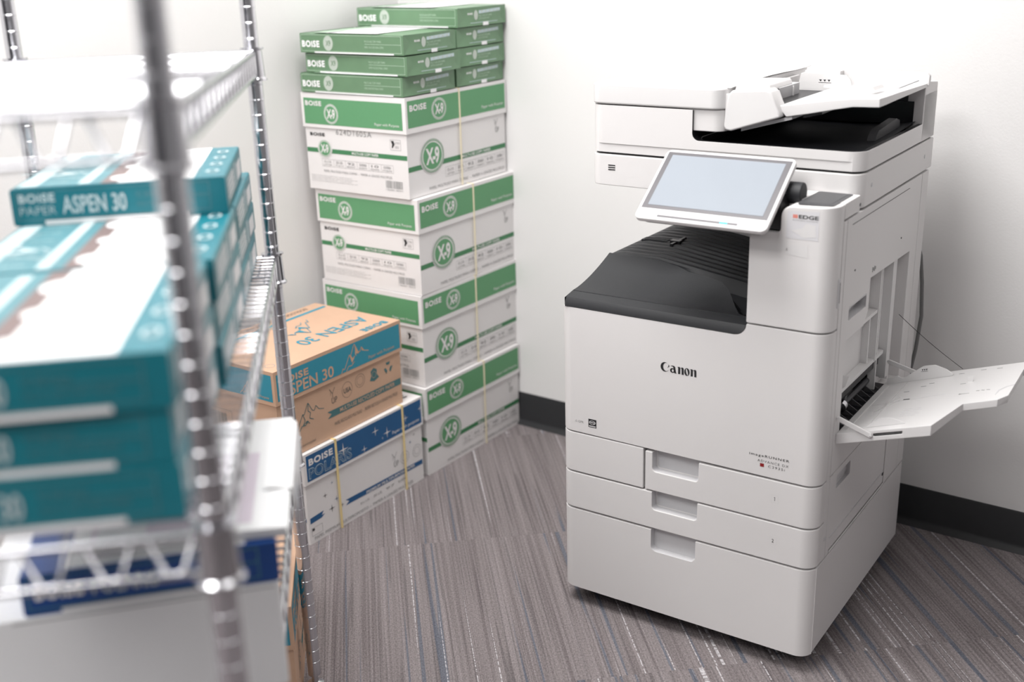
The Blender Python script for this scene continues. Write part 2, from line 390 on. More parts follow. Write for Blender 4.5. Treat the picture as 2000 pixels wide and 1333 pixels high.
def x9_meshes(stamp):
    b, L = carton_shell(CWID, CLEN, CH, LID, CW, CW)
    # bottom flaps edge
    # long face (+x): u = +y, v = +z, outward +x
    f = Face(b, (-.004, 0, 0), (0, 1, 0), (0, 0, 1))
    f.rect(.005, CLEN-.005, .069, .082, GRND)
    f.ell(.104, .098, .052, .047, CW, 2); x9_mark(f, .104, .098, .049, .044, GRN, CW, 3)
    f.ring(.104, .098, .049, .044, .0014, GRND, 4)
    f.text('MULTI-USE COPY PAPER', .233, .365, .0715, .0795, CW, 2, bold=.02)
    tiny_table(f, .157, .43, .033, .059, ITEMS)
    f.text('PAPEL MULTIUSO PARA COPIAS  -  PAPIER A USAGES MULTIPLES', .086, .43, .010, .018, INKG, 2)
    up_mark(f, .386, .135, .020, INKG)
    # short face (-y): u = +x, v = +z, outward -y ; s measured from near corner leftwards
    f = Face(b, (0, .004, 0), (1, 0, 0), (0, 0, 1))
    f.rect(-.352, -.005, .100, .112, GRND)
    f.ell(-.287, .112, .026, .025, CW, 2); x9_mark(f, -.287, .112, .0245, .0235, GRN, CW, 3)
    f.text('MULTI-USE COPY PAPER', -.192, -.100, .1025, .1095, CW, 2, bold=.02)
    boise(f, -.337, -.284, .144, .153, INK)
    tiny_table(f, -.301, -.053, .064, .084, ITEMS)
    f.text('PAPEL MULTIUSO PARA COPIAS  -  PAPIER A USAGES MULTIPLES', -.297, -.059, .049, .055, INKG, 2)
    for k in range(4): f.text('Carton board certified fiber sourcing distributed by paper mill' if k % 2 else 'Product of USA  produit des Etats Unis  recycle this carton', -.344, -.200+.02*(k % 2), .036-.005*k, .039-.005*k, INKG, 2)
    barcode(f, -.082, -.025, .024, .044, INKG)
    f.frame(-.059, -.024, .124, .151, .0008, INKG); f.poly([(-.056, .148), (-.047, .148), (-.044, .139), (-.051, .13), (-.054, .13), (-.052, .139)], INK, 2)
    f.text('LIFT WITH', -.043, -.027, .140, .146, INKG, 2); f.text('LEGS', -.043, -.030, .129, .136, INKG, 2)
    if stamp: f.text('624D1605A', -.243, -.120, .1515, .1655, INKG, 2, sp=1.15)
    # lid prints
    f = Face(L, (0, 0, 0), (0, 1, 0), (0, 0, 1))
    f.rect(.008, CLEN-.007, .181, .249, GRN)
    boise(f, .016, .084, .222, .238, CW); x9_mark(f, .136, .216, .031, .028, GRN, CW, 2)
    f.text('Paper with Purpose', .325, .426, .190, .200, CW, 2)
    f = Face(L, (0, 0, 0), (1, 0, 0), (0, 0, 1))
    f.rect(-.348, -.011, .176, .244, GRN)
    boise(f, -.342, -.284, .224, .237, CW); x9_mark(f, -.252, .205, .025, .026, GRN, CW, 2)
    f.text('Paper with Purpose', -.103, -.022, .182, .191, CW, 2)
    f = Face(L, (0, 0, CH), (1, 0, 0), (0, 1, 0))
    f.rect(-.33, -.02, .30, .42, GRN); boise(f, -.3, -.16, .34, .38, CW)
    return b.mesh('carton_body', bevel=.0025), L.mesh('carton_lid', bevel=.003)
STK = [(-1.8711, 2.2179, -.522, .262, 'bottom'), (-1.8751, 2.2267, -.204, .237, 'second'), (-1.8708, 2.2281, .487, .239, 'third'), (-1.8837, 2.2164, .584, .222, 'top')]
LABS = ['white carton with green lid panel, standing on the carpet under the corner stack',
        'white carton with green lid panel, second from the floor behind the kraft carton',
        'white carton with green lid panel, third from the floor in the corner stack',
        'white carton with green lid panel and stamped code, topmost, carrying the green reams']
bm1, lm1 = x9_meshes(False); bm2, lm2 = x9_meshes(True)
for i, (x, y, a, sy, nm) in enumerate(STK):
    e = empty('paper_carton', Matrix.Translation((x, y, CH*i+.0018*i)) @ Matrix.Rotation(R(a), 4, 'Z'))
    tag(e, LABS[i], 'carton', 'green and white cartons stacked in the corner')
    link('carton_body', bm2 if i == 3 else bm1, e); link('carton_lid', lm2 if i == 3 else lm1, e)
    link('strapping_band', strap_band(CWID, CLEN, CH-.0002, sy, STRAPW, .0055), e)

# ================================================================== GREEN REAMS ON THE STACK
RH = .0507
def fold_end(mb, w, d, h, x, sgn, mt, mtw, printfn=None):
    """gift-wrapped ream end at x (outward sgn): side tucks recessed, top and bottom flaps proud, a V shows at each corner"""
    t = .0045*sgn; n = h*.62
    mb.add([(x, .001, .001), (x+t, n*.95, .001), (x+t, d-n*.95, .001), (x, d-.001, .001), (x, .001, h-.001), (x+t, n*.95, h-.001), (x+t, d-n*.95, h-.001), (x, d-.001, h-.001), (x-t*.6, n*.55, h/2), (x-t*.6, d-n*.55, h/2), (x+t, n*1.2, h/2), (x+t, d-n*1.2, h/2)],
           [(0, 8, 4), (0, 1, 10, 8), (8, 10, 5, 4), (1, 2, 11, 10), (10, 11, 6, 5), (2, 3, 9, 11), (11, 9, 7, 6), (3, 7, 9)] if sgn > 0 else
           [(4, 8, 0), (8, 10, 1, 0), (4, 5, 10, 8), (10, 11, 2, 1), (5, 6, 11, 10), (11, 9, 3, 2), (6, 7, 9, 11), (9, 7, 3)], mt)
def green_ream_mesh(w, d, seed):
    mb = MB(); h = RH-.001; rnd = random.Random(seed)
    # body: x from -w to 0, y 0..d ; slight pillow top
    nx, ny = 8, 6; top = []
    for j in range(ny+1):
        row = []
        for i in range(nx+1):
            x = -w+w*i/nx; y = d*j/ny
            e_ = min(i, nx-i, j, ny-j)
            row.append((x, y, h-(.0022 if e_ == 0 else 0)+rnd.uniform(-.0004, .0004)*(e_ > 0)))
        top.append(row)
    mb.grid(top, RGR)
    mb.add([(-w, 0, 0), (0, 0, 0), (0, d, 0), (-w, d, 0)]+[r_ for r_ in top[0]]+[r_[-1] for r_ in top[1:]]+[q for q in top[-1][-2::-1]]+[r_[0] for r_ in top[-2:0:-1]],
           [(3, 2, 1, 0), (0, 1)+tuple(range(4+nx, 3, -1))[0:nx+1], (1, 2)+tuple(range(4+nx+ny, 3+nx, -1)), (2, 3)+tuple(range(4+nx+ny+nx, 3+nx+ny, -1)), (3, 0, 4)+tuple(range(4+2*nx+2*ny-1, 3+2*nx+ny, -1))], RGR)
    f = Face(mb, (0, 0, h), (1, 0, 0), (0, 1, 0), .0006)     # top: white field with a grey seam mark
    f.rect(-w+.045, -.085, .004, d-.004, WRAP, 1)
    f.rect(-w*.72, -w*.70, .004, d*.3, INKG, 2); f.rect(-w+.045, -w+.085, .004, d-.004, RGL, 2)
    f.rect(-.12, -.085, .02, d-.02, WRAP, 2)
    f = Face(mb, (0, 0, 0), (1, 0, 0), (0, 0, 1), .0004)     # long front side
    f.frame(-w+.004, -.006, .004, h-.004, .0011, RGL, 2)
    boise(f, -w+.007, -w+.068, .014, .031, PAPER); f.ell(-w+.098, .025, .0165, .019, RGS, 1); f.ring(-w+.098, .025, .0165, .019, .001, RGL, 2)
    f.text('X9', -w+.090, -w+.106, .018, .032, RGR, 2, bold=.01)
    f.text('MULTI-USE COPY PAPER', -w*.36, -w*.36+.055, .029, .034, RGL); f.rect(-w*.36, -.007, .0245, .0255, RGL)
    f.text('PAPEL MULTIUSO PARA COPIAS', -w*.36, -w*.36+.062, .015, .020, RGL)
    f.rect(-w+.05, -.03, .0, .0035, WRAP, 3)
    fold_end(mb, w, d, h, 0, 1, RGR, WRAP); fold_end(mb, w, d, h, -w, -1, RGR, WRAP)
    f = Face(mb, (.0046, 0, 0), (0, 1, 0), (0, 0, 1), .0004)
    boise(f, .038, .060, .030, .035, PAPER); f.ell(.075, .028, .009, .0125, RGS)
    f.poly([(.088, .031), (.185, .034), (.185, .042), (.088, .039)], RTW, 1)
    for k in range(5): f.rect(.098+.018*k, .104+.018*k, .0345, .0385, RGS, 2)
    f.text('MULTI-USE COPY PAPER', .088, .145, .023, .028, RGL); f.text('LETTER 20 LB 500 SHEETS', .088, .135, .0165, .021, RGL)
    f.rect(.05, .172, .008, .0095, RTW); f.rect(.105, .130, .0, .009, WRAP, 2)
    return mb.mesh('paper_ream', bevel=0, merge=.00001)
z0 = 4*CH+.0074
RW = CWID-.012; RD = .2165
gm = [green_ream_mesh(RW, RD, s) for s in (1, 2, 3)]
T4 = Matrix.Translation((STK[3][0], STK[3][1], 0)) @ Matrix.Rotation(R(STK[3][2]), 4, 'Z')
for row, cnt in (('front', 3), ('rear', 4)):
    for k in range(cnt):
        dx = {('front', 0): -.004, ('front', 1): .010, ('front', 2): .004, ('rear', 0): -.006, ('rear', 1): -.002, ('rear', 2): .000, ('rear', 3): .006}[(row, k)]
        dy = (.000, .004, .002, 0)[k] if row == 'front' else .224+(.002, -.001, .001, .0)[k]
        o = link('paper_ream', gm[(k+(row == 'rear')) % 3], None)
        o.matrix_world = T4 @ Matrix.Translation((dx, dy, z0+RH*k)) @ Matrix.Rotation(R((.4, -.7, .5, -.3)[k]), 4, 'Z')
        pos = {('front', 0): 'green wrapped ream, lowest of the front pile, lying on the top carton',
               ('front', 1): 'green wrapped ream with white band, middle of the three in the front pile',
               ('front', 2): 'green wrapped ream with white band, topmost of the front pile',
               ('rear', 0): 'green wrapped ream end, lowest of the rear pile against the wall',
               ('rear', 1): 'green wrapped ream end, second from below in the rear pile',
               ('rear', 2): 'green wrapped ream end, just under the top ream of the rear pile',
               ('rear', 3): 'green wrapped ream, highest of all, with its white top showing'}[(row, k)]
        tag(o, pos, 'ream of paper', 'green reams on the corner stack')

# ================================================================== BLUE AND WHITE CARTON
def blue_carton():
    e = empty('paper_carton', Matrix.Translation((-1.873, 1.752, 0)))
    tag(e, 'white carton with navy starry lid panel and two yellow straps, under the kraft carton', 'carton')
    w, l, h, lid = .30, .452, .244, .082
    b, L = carton_shell(w, l, h, lid, CW, CW)
    O = .014
    f = Face(b, (-.004, 0, 0), (0, 1, 0), (0, 0, 1))
    f.poly([(.137, .052), (.445, .046), (.445, .060), (.137, .067), (.150, .0595)], NAVY)
    f.text('PREMIUM MULTIPURPOSE PAPER', .215, .412, .051, .0595, CW, 2, bold=.02)
    f.poly([(.010, .055), (.050, .057), (.062, .064), (.050, .0635), (.058, .073), (.010, .070)], NAVY)
    up_mark(f, .322, .100, .022, INKG)
    for a, b_ in ((.372, .094), (.424, .094)):
        f.ring(a, b_, .018, .018, .001, INKG, 2); f.ring(a, b_, .011, .011, .001, INKG, 2)
    for (a, b_, r_, mt) in ((.094, .135, .006, NAVY), (.067, .110, .009, INK), (.087, .066, .012, INK), (.124, .060, .008, INK), (.106, .085, .009, NAVY), (.415, .145, .006, INK), (.398, .128, .007, NAVY)):
        f.star(a, b_, r_, mt)
    f.text('PAPEL PREMIUM MULTIPROPOSITO  -  PAPIER A USAGES MULTIPLES', .02, .40, .008, .016, INKG, 2)
    for k, t in enumerate(('8.5 x 11 IN.', '20 LB.', '97', '5000')): f.text(t, .19+.05*k, .225+.05*k, .030, .037, INKG, 2)
    f.frame(.012, .05, .020, .042, .0008, INKG); f.rect(.014, .022, .034, .04, INK, 2)
    f = Face(b, (0, .004, 0), (1, 0, 0), (0, 0, 1))
    f.rect(-w+.01, -.01, .06, .07, NAVY); boise(f, -w+.03, -w+.1, .09, .11, INK)
    f = Face(L, (0, 0, 0), (0, 1, 0), (0, 0, 1))
    f.rect(.010, l-.006, .170, .238, NAVY)
    boise(f, .018, .102, .210, .228, CW)
    vs, fs, _ = text_mesh('POLARIS', .03, 1.0)
    f.text('POLARIS', .016, .168, .175, .204, RTW, 2, bold=.025); f.text('POLARIS', .0175, .1665, .1768, .2022, NAVY, 3, bold=-.005)
    for a, b_, r_ in ((.259, .213, .014), (.304, .193, .016), (.214, .180, .012), (.440, .213, .010), (.138, .208, .020), (.379, .206, .012), (.285, .184, .005)): f.star(a, b_, r_, CW, 4)
    f.text('Paper with purpose', .325, .435, .176, .188, CW, 2)
    f = Face(L, (0, 0, 0), (1, 0, 0), (0, 0, 1)); f.rect(-w+.01, -.01, .172, .236, NAVY)
    f = Face(L, (0, 0, h), (0, 1, 0), (-1, 0, 0))
    f.text('BOiSE', .34, .43, .03, .06, INK, 1, bold=.03)
    b.obj('carton_body', e, bevel=.004); L.obj('carton_lid', e, bevel=.005)
    for y in (.110, .366): link('strapping_band', strap_band(w, l, h, y, STRAP, .007), e)
blue_carton()

# ================================================================== KRAFT CARTONS
def mountains(f, a0, b0, s, mt, k=2, fill=True):
    P = lambda q: [(a0+x*s, b0+y*s) for x, y in q]
    f.line(P([(0, 0), (.12, .22), (.20, .16), (.30, .30), (.52, .66), (.60, .62), (.80, .98), (.84, 1.0), (1.02, .66), (1.12, .62), (1.22, .78), (1.36, .60), (1.62, .52)]), .0022 if fill else .0016, mt, k)
    f.line(P([(.30, .06), (.44, .22), (.62, .20), (.78, .32), (.66, .26)]), .0020, mt, k)
    if fill:
        f.poly(P([(.52, .66), (.60, .62), (.70, .48), (.84, .56), (.76, .42), (.64, .30), (.60, .42)]), mt, k)
        f.poly(P([(.84, 1.0), (1.02, .66), (1.12, .62), (1.0, .56), (.92, .62), (.90, .50), (.84, .60), (.86, .78)]), mt, k)
        f.poly(P([(1.22, .78), (1.36, .60), (1.24, .62)]), mt, k)
    else:
        f.line(P([(.52, .66), (.62, .40), (.50, .22), (.72, .34), (.84, .20)]), .0018, mt, k); f.line(P([(.84, 1.0), (.80, .7), (.92, .6), (.86, .4), (1.05, .3)]), .0018, mt, k)
def kraft_meshes(w, l, h, lid):
    b, L = carton_shell(w, l, h, lid, KR, KR)
    zs = h-.230
    f = Face(b, (-.004, 0, 0), (0, 1, 0), (0, 0, 1))
    f.poly([(.168, .053), (l-.008, .053), (l-.008, .071), (.168, .071), (.182, .062)], TEALI)
    f.text('MULTI-USE RECYCLED COPY PAPER', .212, .422, .0565, .0675, KR, 2, bold=.015)
    mountains(f, .050, .052, .066, TEALI, 2, False)
    up_mark(f, .180, .106, .022, KRI)
    f.ring(.243, .106, .019, .021, .001, KRI); f.text('USA', .230, .257, .099, .112, KRI, 2, bold=.02)
    f.ring(.292, .114, .018, .018, .001, KRI); f.ring(.292, .114, .012, .012, .0008, KRI)
    f.poly([(.328, .100), (.335, .112), (.333, .124), (.345, .131), (.357, .124), (.356, .112), (.364, .101), (.345, .095)], TEALI); f.ring(.345, .113, .008, .009, .0008, KR, 2)
    for a in (0, 120, 240):
        q = [(.401+.017*math.cos(R(a+t))*r_, .115+.017*math.sin(R(a+t))*r_) for t, r_ in ((60, 1), (120, 1), (125, .55), (55, .55))]; f.poly(q, TEALI, 2)
    f.text('PAPEL RECICLADO MULTIUSO  -  PAPIER RECYCLE A USAGES MULTIPLES', .19, .43, .028, .037, KRI, 2)
    f.text('www.paper.com/recycled', .035, .12, .012, .021, KRI, 2)
    f = Face(b, (0, .004, 0), (1, 0, 0), (0, 0, 1))
    f.frame(-w+.02, -.16, .02, .10, .001, KRI); barcode(f, -w+.03, -.18, .045, .09, KRI, 3); f.rect(-w+.12, -.012, .053, .066, TEALI)
    z1, z2 = h-lid+.010, h-.009
    f = Face(L, (0, 0, 0), (0, 1, 0), (0, 0, 1))
    f.rect(.008, l-.006, z1, z2, TEAL)
    boise(f, .020, .112, z2-.030, z2-.012, KR); f.text('ASPEN 30', .018, .197, z1+.003, z1+.032, KR, 2, bold=.015)
    mountains(f, .222, z1-.003, (z2-z1)*.98, KR); f.text('Paper with Purpose', .325, .425, z1+.005, z1+.016, KR, 2)
    f = Face(L, (0, 0, 0), (1, 0, 0), (0, 0, 1))
    f.rect(-w+.007, -.008, z1, z2, TEAL); mountains(f, -.115, z1+.004, (z2-z1)*.85*.6, KR)
    f.text('Paper with Purpose', -.09, -.02, z1+.004, z1+.012, KR, 2)
    boise(f, -w+.02, -w+.07, z2-.03, z2-.015, KR); f.text('ASPEN 30', -w+.02, -w+.11, z1+.010, z1+.030, KR, 2, bold=.01)
    f = Face(L, (0, 0, h), (0, -1, 0), (1, 0, 0))     # top, reads from the wall side
    boise(f, -.425, -.335, -.035, -.012, TEAL); f.text('ASPEN 30', -.420, -.180, -.112, -.068, TEAL, 2, bold=.01)
    f.rect(-l+.01, -.02, -.262, -.250, TEAL); f.text('MULTI-USE RECYCLED COPY PAPER', -.26, -.05, -.245, -.235, TEAL, 2)
    mountains(f, -.33, -.215, .085, TEAL)
    f.ring(-.03, -.04, .012, .012, .0008, TEAL)
    # tape seam along the top
    f.text('ECOLOGO  MULTIUSO PARA COPIAS', -.40, -.12, -.290, -.275, KRI, 2)
    return b.mesh('carton_body', bevel=.003), L.mesh('carton_lid', bevel=.004)
kb, kl = kraft_meshes(.302, .455, .230, .085)
e = empty('paper_carton', Matrix.Translation((-1.880, 1.692, .2455)) @ Matrix.Rotation(R(.4), 4, 'Z'))
tag(e, 'kraft brown carton with teal mountain lid resting on the white and navy carton', 'carton', 'kraft cartons')
link('carton_body', kb, e); link('carton_lid', kl, e)

# ================================================================== WIRE RACK (leans slightly, long side away from the camera)
O = Vector((-0.6858, 0.5379, 0)); th = -.7652
Yr = Vector((math.sin(th), math.cos(th), 0)); Zr = Vector((-.0336, .027, 1)).normalized()
Xr = Yr.cross(Zr).normalized(); Yr = Zr.cross(Xr)
RM = frame(O, Xr, Yr, Zr)      # local: -x to the left, +y away, z up
RL, RWD = 1.118, .381
kb2, kl2 = kraft_meshes(.30, .450, CH, .091)
q = RM @ Vector((-.024, 1.004, 0)); q2 = RM @ Vector((-.014, 1.454, 0)); dv = (q2-q)
FA = math.atan2(-dv.x, dv.y)
e = empty('paper_carton', Matrix.Translation((q.x, q.y, 0)) @ Matrix.Rotation(FA, 4, 'Z'))
tag(e, 'kraft brown carton on the carpet at the foot of the chrome rack', 'carton', 'kraft cartons')
link('carton_body', kb2, e); link('carton_lid', kl2, e)

rack = empty('wire_rack', RM)
tag(rack, 'chrome wire shelving rack with grooved posts standing at the left, loaded with teal reams', 'shelving rack')
G = .0254
def post_mesh(zb, zt):
    mb = MB(); r = .0127; prof = [(0, zb), (r, zb)]
    k = 0; z = zb+.03
    while z < zt-.02:
        prof += [(r, z-.0013), (r+.0006, z-.0006), (r+.0006, z+.0006), (r, z+.0013)]; z += G
    prof += [(r, zt), (r*.8, zt+.004), (0, zt+.005)]
    mb.lathe(prof, CHR, 20)
    return mb
SH = [1.278, .924, .570]
for (x, y) in ((0, 0), (-RWD, 0), (0, RL), (-RWD, RL)):
    fl = -(RM @ Vector((x, y, 0))).z/Zr.z      # local z at which this post meets the floor
    mb = post_mesh(fl+.03, 1.88)
    o = mb.obj('post', rack, ang=25); o.location = (x, y, 0)
    mb = MB(); mb.lathe([(0, fl+.003), (.016, fl+.003), (.017, fl+.010), (.007, fl+.014), (.006, fl+.034), (0, fl+.034)], CHR, 16); f_ = mb.obj('leveling_foot', o)
def shelf_meshes():
    fr = MB(); a, b, c, d = -RWD+.012, -.012, .012, RL-.012
    r1 = .0034
    X0, X1, Y0, Y1 = -RWD-.004, .004, -.004, RL+.004
    for z in (0, -.036):
        for p0, p1 in (((X0+.01, Y0, z), (X1-.01, Y0, z)), ((X0+.01, Y1, z), (X1-.01, Y1, z)), ((X0, Y0+.01, z), (X0, Y1-.01, z)), ((X1, Y0+.01, z), (X1, Y1-.01, z))):
            fr.tube([p0, p1], r1, CHRW, 8)
    def snake(p0, p1, n):
        p0, p1 = Vector(p0), Vector(p1); pts = []
        for i in range(n+1):
            for t, zz in ((i-.28, -.002), (i+.28, -.002)) if i % 2 == 0 else ((i-.28, -.034), (i+.28, -.034)):
                t = min(max(t/n, 0), 1); q = p0.lerp(p1, t); q.z = zz; pts.append(q)
        fr.tube(pts, .0026, CHRW, 6)
    for y in (Y0, Y1): snake((X0+.015, y, 0), (X1-.015, y, 0), 14)
    for x in (X0, X1): snake((x, Y0+.015, 0), (x, Y1-.015, 0), 40)
    dk = MB(); n = 44
    for i in range(n):
        y = .022+(RL-.044)*i/(n-1); dk.tube([(X0, y, .0045), (X1, y, .0045)], .0021, CHRW, 6)
        # hooked ends
    for x in (-RWD*.33, -RWD*.67):
        dk.tube([(x, Y0, -.001), (x, Y1, -.001)], .003, CHRW, 6)
    cl = MB(); cl.lathe([(.0128, -.046), (.0215, -.046), (.0215, -.043), (.0185, -.040), (.0165, .004), (.0195, .006), (.0195, .009), (.0128, .009)], CHR, 20)
    return fr.mesh('shelf_frame', ang=60), dk.mesh('wire_deck', ang=60), cl.mesh('corner_collar', ang=30)
fm, dm, cm = shelf_meshes()
for z in SH:
    s_ = link('shelf', fm, rack); s_.location = (0, 0, z)
    link('wire_deck', dm, s_)
    for (x, y) in ((0, 0), (-RWD, 0), (0, RL), (-RWD, RL)):
        c_ = link('corner_collar', cm, s_); c_.location = (x, y, 0)

# ---- teal reams: x from -w to 0, y 0..d, z 0..h (w = short side facing the camera)
TW, TD, TH = .279, .352, .0505
def teal_ream(navy=False):
    base = NAVYR if navy else RT
    mb = MB(); h = TH-.0008; w, d = TW, TD
    mb.prism(rrect(-w, 0, 0, h, .004, 3), 0, d, base, 'y')
    # wrapper ends
    f = Face(mb, (0, 0, h), (1, 0, 0), (0, 1, 0), .0004)      # top
    if navy:
        f.rect(-w+.05, -.035, .003, d-.003, WRAP); f.rect(-w*.75, -.06, .02, d*.8, PINK, 2)
    else:
        f.rect(-w+.004, -w+.115, .003, d-.003, RTL)
        f.rect(-w+.008, -w+.033, .01, d-.01, RTW, 2)
        mountains(Face(mb, (0, 0, h+.0004), (0, 1, 0), (-1, 0, 0), .0003), .04, w-.105, .12, RTW)
        f.rect(-w+.085, -w+.100, .01, d-.02, RTW, 2)
        for k in range(6): f.text('COPY PAPER', -w+.040, -w+.070, .03+.05*k, .036+.05*k, RTW, 2)
        f.rect(-w+.115, -w+.137, .003, d-.003, BRN)
        f.rect(-w+.137, -.042, .003, d-.003, WRAP)
        for k, r_ in enumerate((.016, .012, .019)): f.ell(-w+.138, .05+.11*k, r_, r_*1.6, WRAP, 2)
        f.text('RECYCLED', -.105, -.065, .30, .307, TEALI, 2); f.text('MULTI-USE 20 LB', -.12, -.07, .18, .187, TEALI, 2)
        for k in range(4): f.ring(-.021, .06+.075*k, .009, .017, .004, RTW, 2)
        f.text('RECYCLED', -.036, -.006, .335, .342, RTW, 2)
    f = Face(mb, (0, 0, 0), (1, 0, 0), (0, 0, 1), .0004)      # end facing the camera
    f.frame(-w+.006, -.022, .007, h-.004, .0014, RTL, 2); f.rect(-.09, -.024, .027, .0285, RTL, 2)
    if navy:
        boise(f, -w+.014, -w+.065, .018, .036, PAPER); f.text('POLARIS', -w+.075, -w+.145, .016, .036, RTW)
    else:
        boise(f, -w+.010, -w+.056, .030, .042, RTW); f.text('PAPER', -w+.010, -w+.056, .014, .025, RTW, 2, bold=-.01)
        f.text('ASPEN 30', -w+.064, -w+.147, .013, .037, RTW, 2, bold=.02)
        f.text('92 BRIGHT', -w+.160, -w+.20, .029, .037, RTL); f.text('MULTI-USE COPY PAPER', -w+.160, -w+.235, .017, .023, RTL)
    f.rect(-w+.04, -.05, 0, .006, WRAP, 3)
    f = Face(mb, (0, 0, 0), (0, 1, 0), (0, 0, 1), .0004)      # right side
    f.rect(.03, d*.45, .012, .040, WRAP); f.rect(d*.52, d*.60, .008, .043, RTW); f.rect(d*.66, d*.92, .010, .036, WRAP)
    f.line([(.015, .004), (.028, h*.5), (.015, h-.003)], .0016, RTL, 2)
    for k in range(3): f.rect(.036, d*.40, .017+.008*k, .0195+.008*k, RTL, 2)
    f = Face(mb, (0, d, 0), (-1, 0, 0), (0, 0, 1), .0004); f.rect(.05, w-.05, .010, .040, WRAP)
    return mb.mesh('paper_ream', bevel=0, ang=40)
tm = teal_ream(); nm_ = teal_ream(True)
def on_rack(o, x, y, z, a=0): o.matrix_world = RM @ Matrix.Translation((x, y, z)) @ Matrix.Rotation(R(a), 4, 'Z')
MZ = SH[1]+.0072
spots = []
for row, (y0, cnt, nm) in enumerate(((.018, 3, 'front'), (.376, 3, 'middle'), (.735, 4, 'back'))):
    for k in range(cnt):
        spots.append((row, k, -.024+(0, -.003, .002, -.002)[k]+(0, .004, .002)[row], y0+(0, .003, -.002, -.06)[k]*(1 if row else .5), MZ+(TH+.0003)*k, nm, cnt))
place = {0: 'lowest', 1: 'second from below', 2: 'third from below', 3: 'highest'}
for (row, k, x, y, z, nm, cnt) in spots:
    o = link('paper_ream', tm, None); on_rack(o, x, y, z, (.3, -.5, .4, 1.0)[k])
    if k == cnt-1:
        lb = {'front': 'blurred teal ream with broad white top label, topmost of the nearest pile on the rack',
              'middle': 'teal wrapped ream on top of the middle pile, partly behind the nearest chrome post',
              'back': 'teal ream lettered ASPEN 30 with a mountain print, highest ream on the rack'}[nm]
    else:
        lb = f'teal wrapped ream, {place[k]} of the {nm} pile on the middle wire shelf'
    tag(o, lb, 'ream of paper', 'teal reams on the middle shelf')
# ---- lower shelf
LZ = SH[2]+.0072
lo = .300
mb = MB(); mb.box(-.335, 0, 0, .36, 0, .137, PAPER); f = Face(mb, (0, 0, 0), (0, 1, 0), (0, 0, 1)); f.frame(.03, .34, .03, .11, .001, INKG)
f = Face(mb, (0, 0, 0), (1, 0, 0), (0, 0, 1)); f.rect(-.29, -.005, .131, .1325, INKG)
o = mb.obj('storage_box', bevel=.004); on_rack(o, .022, lo, LZ, 5)
tag(o, 'plain white box on the lower wire shelf under the navy ream, behind the nearest post', 'box')
o = link('paper_ream', nm_, None); on_rack(o, .024, lo+.002, LZ+.1375, 5)
tag(o, 'navy blue wrapped ream on the white box on the lower rack shelf', 'ream of paper')
pz = LZ+.1375+TH+.0005
mb = MB(); mb.box(-.215, 0, 0, .37, 0, .012, PAPER)
for k in range(4): mb.box(-.215+.001*(k % 2), .0008*(k % 2)+.0004, -.0008*(k % 2), .3705, .002+.0025*k, .0028+.0025*k, PAPER)
f = Face(mb, (0, 0, .012), (1, 0, 0), (0, 1, 0)); f.rect(-.16, -.04, .02, .24, PINK)
o = mb.obj('paper_stack', bevel=.0003); on_rack(o, .036, lo+.010, pz, .5)
tag(o, 'loose stack of white paper with a pale pink block lying on the navy ream', 'stack of paper')
# flyer folded over the right edge of the stack
mb = MB(); X_ = .0385
up = [[(X_-.035+.035*i/6, lo+.12+.24*j/6, pz+.0135+.0015*math.sin(j+i*.7)) for i in range(6)]+[(X_+.001+.003*math.sin(k_*.5), lo+.12+.24*j/6, pz+.0125-.0105*k_) for k_ in range(7)] for j in range(7)]
mb.grid(up, PAPER); mb.grid([[(x-.0008*(i > 5), y, z-.0008*(i <= 5)) for i, (x, y, z) in enumerate(r_)][::-1] for r_ in up], PAPER)
f = Face(mb, (X_+.0048, lo+.12, pz-.05), (0, 1, 0), (0, 0, 1), .0004)
for k in range(5): f.rect(.015, .075-.012*(k % 2), .008+.010*k, .0125+.010*k, NAVY if k % 2 else INKG)
o = mb.obj('folded_flyer', ang=60); o.matrix_world = RM
tag(o, 'white folded flyer hanging over the right edge of the paper stack before the far post', 'flyer')

# ================================================================== COPIER
PYAW = R(1.128)
PM = Matrix.Translation((-.6576, 1.898, 0)) @ Matrix.Rotation(PYAW, 4, 'Z')
cp = empty('copier', PM)
tag(cp, 'large white floor-standing copier with tilted touch screen and open side tray', 'copier')
PWD, PDP = .565, .592
def foot(x0, x1, y0, y1, r=.03): return rrect(x0, x1, y0, y1, r, 6, '1100')
def cutbox(x0, x1, z0, z1, y1=.024, r=.010):
    c = MB(); c.prism(rrect(x0, x1, z0, z1+.05, r, 4), -.02, y1, PG, 'y'); return c.mesh('c')
def clipfoot(me, r=.030):
    c = MB(); c.prism(rrect(-PWD, 0, 0, .8, r, 6, '1100'), -.1, 1.5, PW); return boolean(me, [c.mesh('c')], 'INTERSECT')
# chassis
mb = MB(); mb.box(-.558, -.052, .03, .58, .045, .69, PKS); mb.box(-.155, -.05, .02, .58, .69, .915, PKS); mb.box(-.052, -.006, .05, .586, .045, .23, PKS)
mb.obj('chassis', cp)
# base cabinet
body = MB(); body.prism([(-.565, .024), (0, .024), (0, PDP), (-.565, PDP)], .042, .232, PW)
body.obj('base_cabinet', cp, bevel=.002)
d3 = MB(); d3.prism(rrect(-.565, 0, 0, .8, .030, 8, '1100')[:-2]+[(0, .0225), (-.565, .0225)] if False else [(-.565, .0225)]+arc(-.535, .030, .030, 195, 270, 6)+arc(-.030, .030, .030, 270, 345, 6)+[(0, .0225)], .040, .232, PW)
c = MB(); c.prism(rrect(-.347, -.246, .183, .30, .012, 4), -.02, .016, PG, 'y')
me = finish(boolean(d3.mesh('d'), [c.mesh('c')]), .0022); link('cabinet_drawer', me, cp)
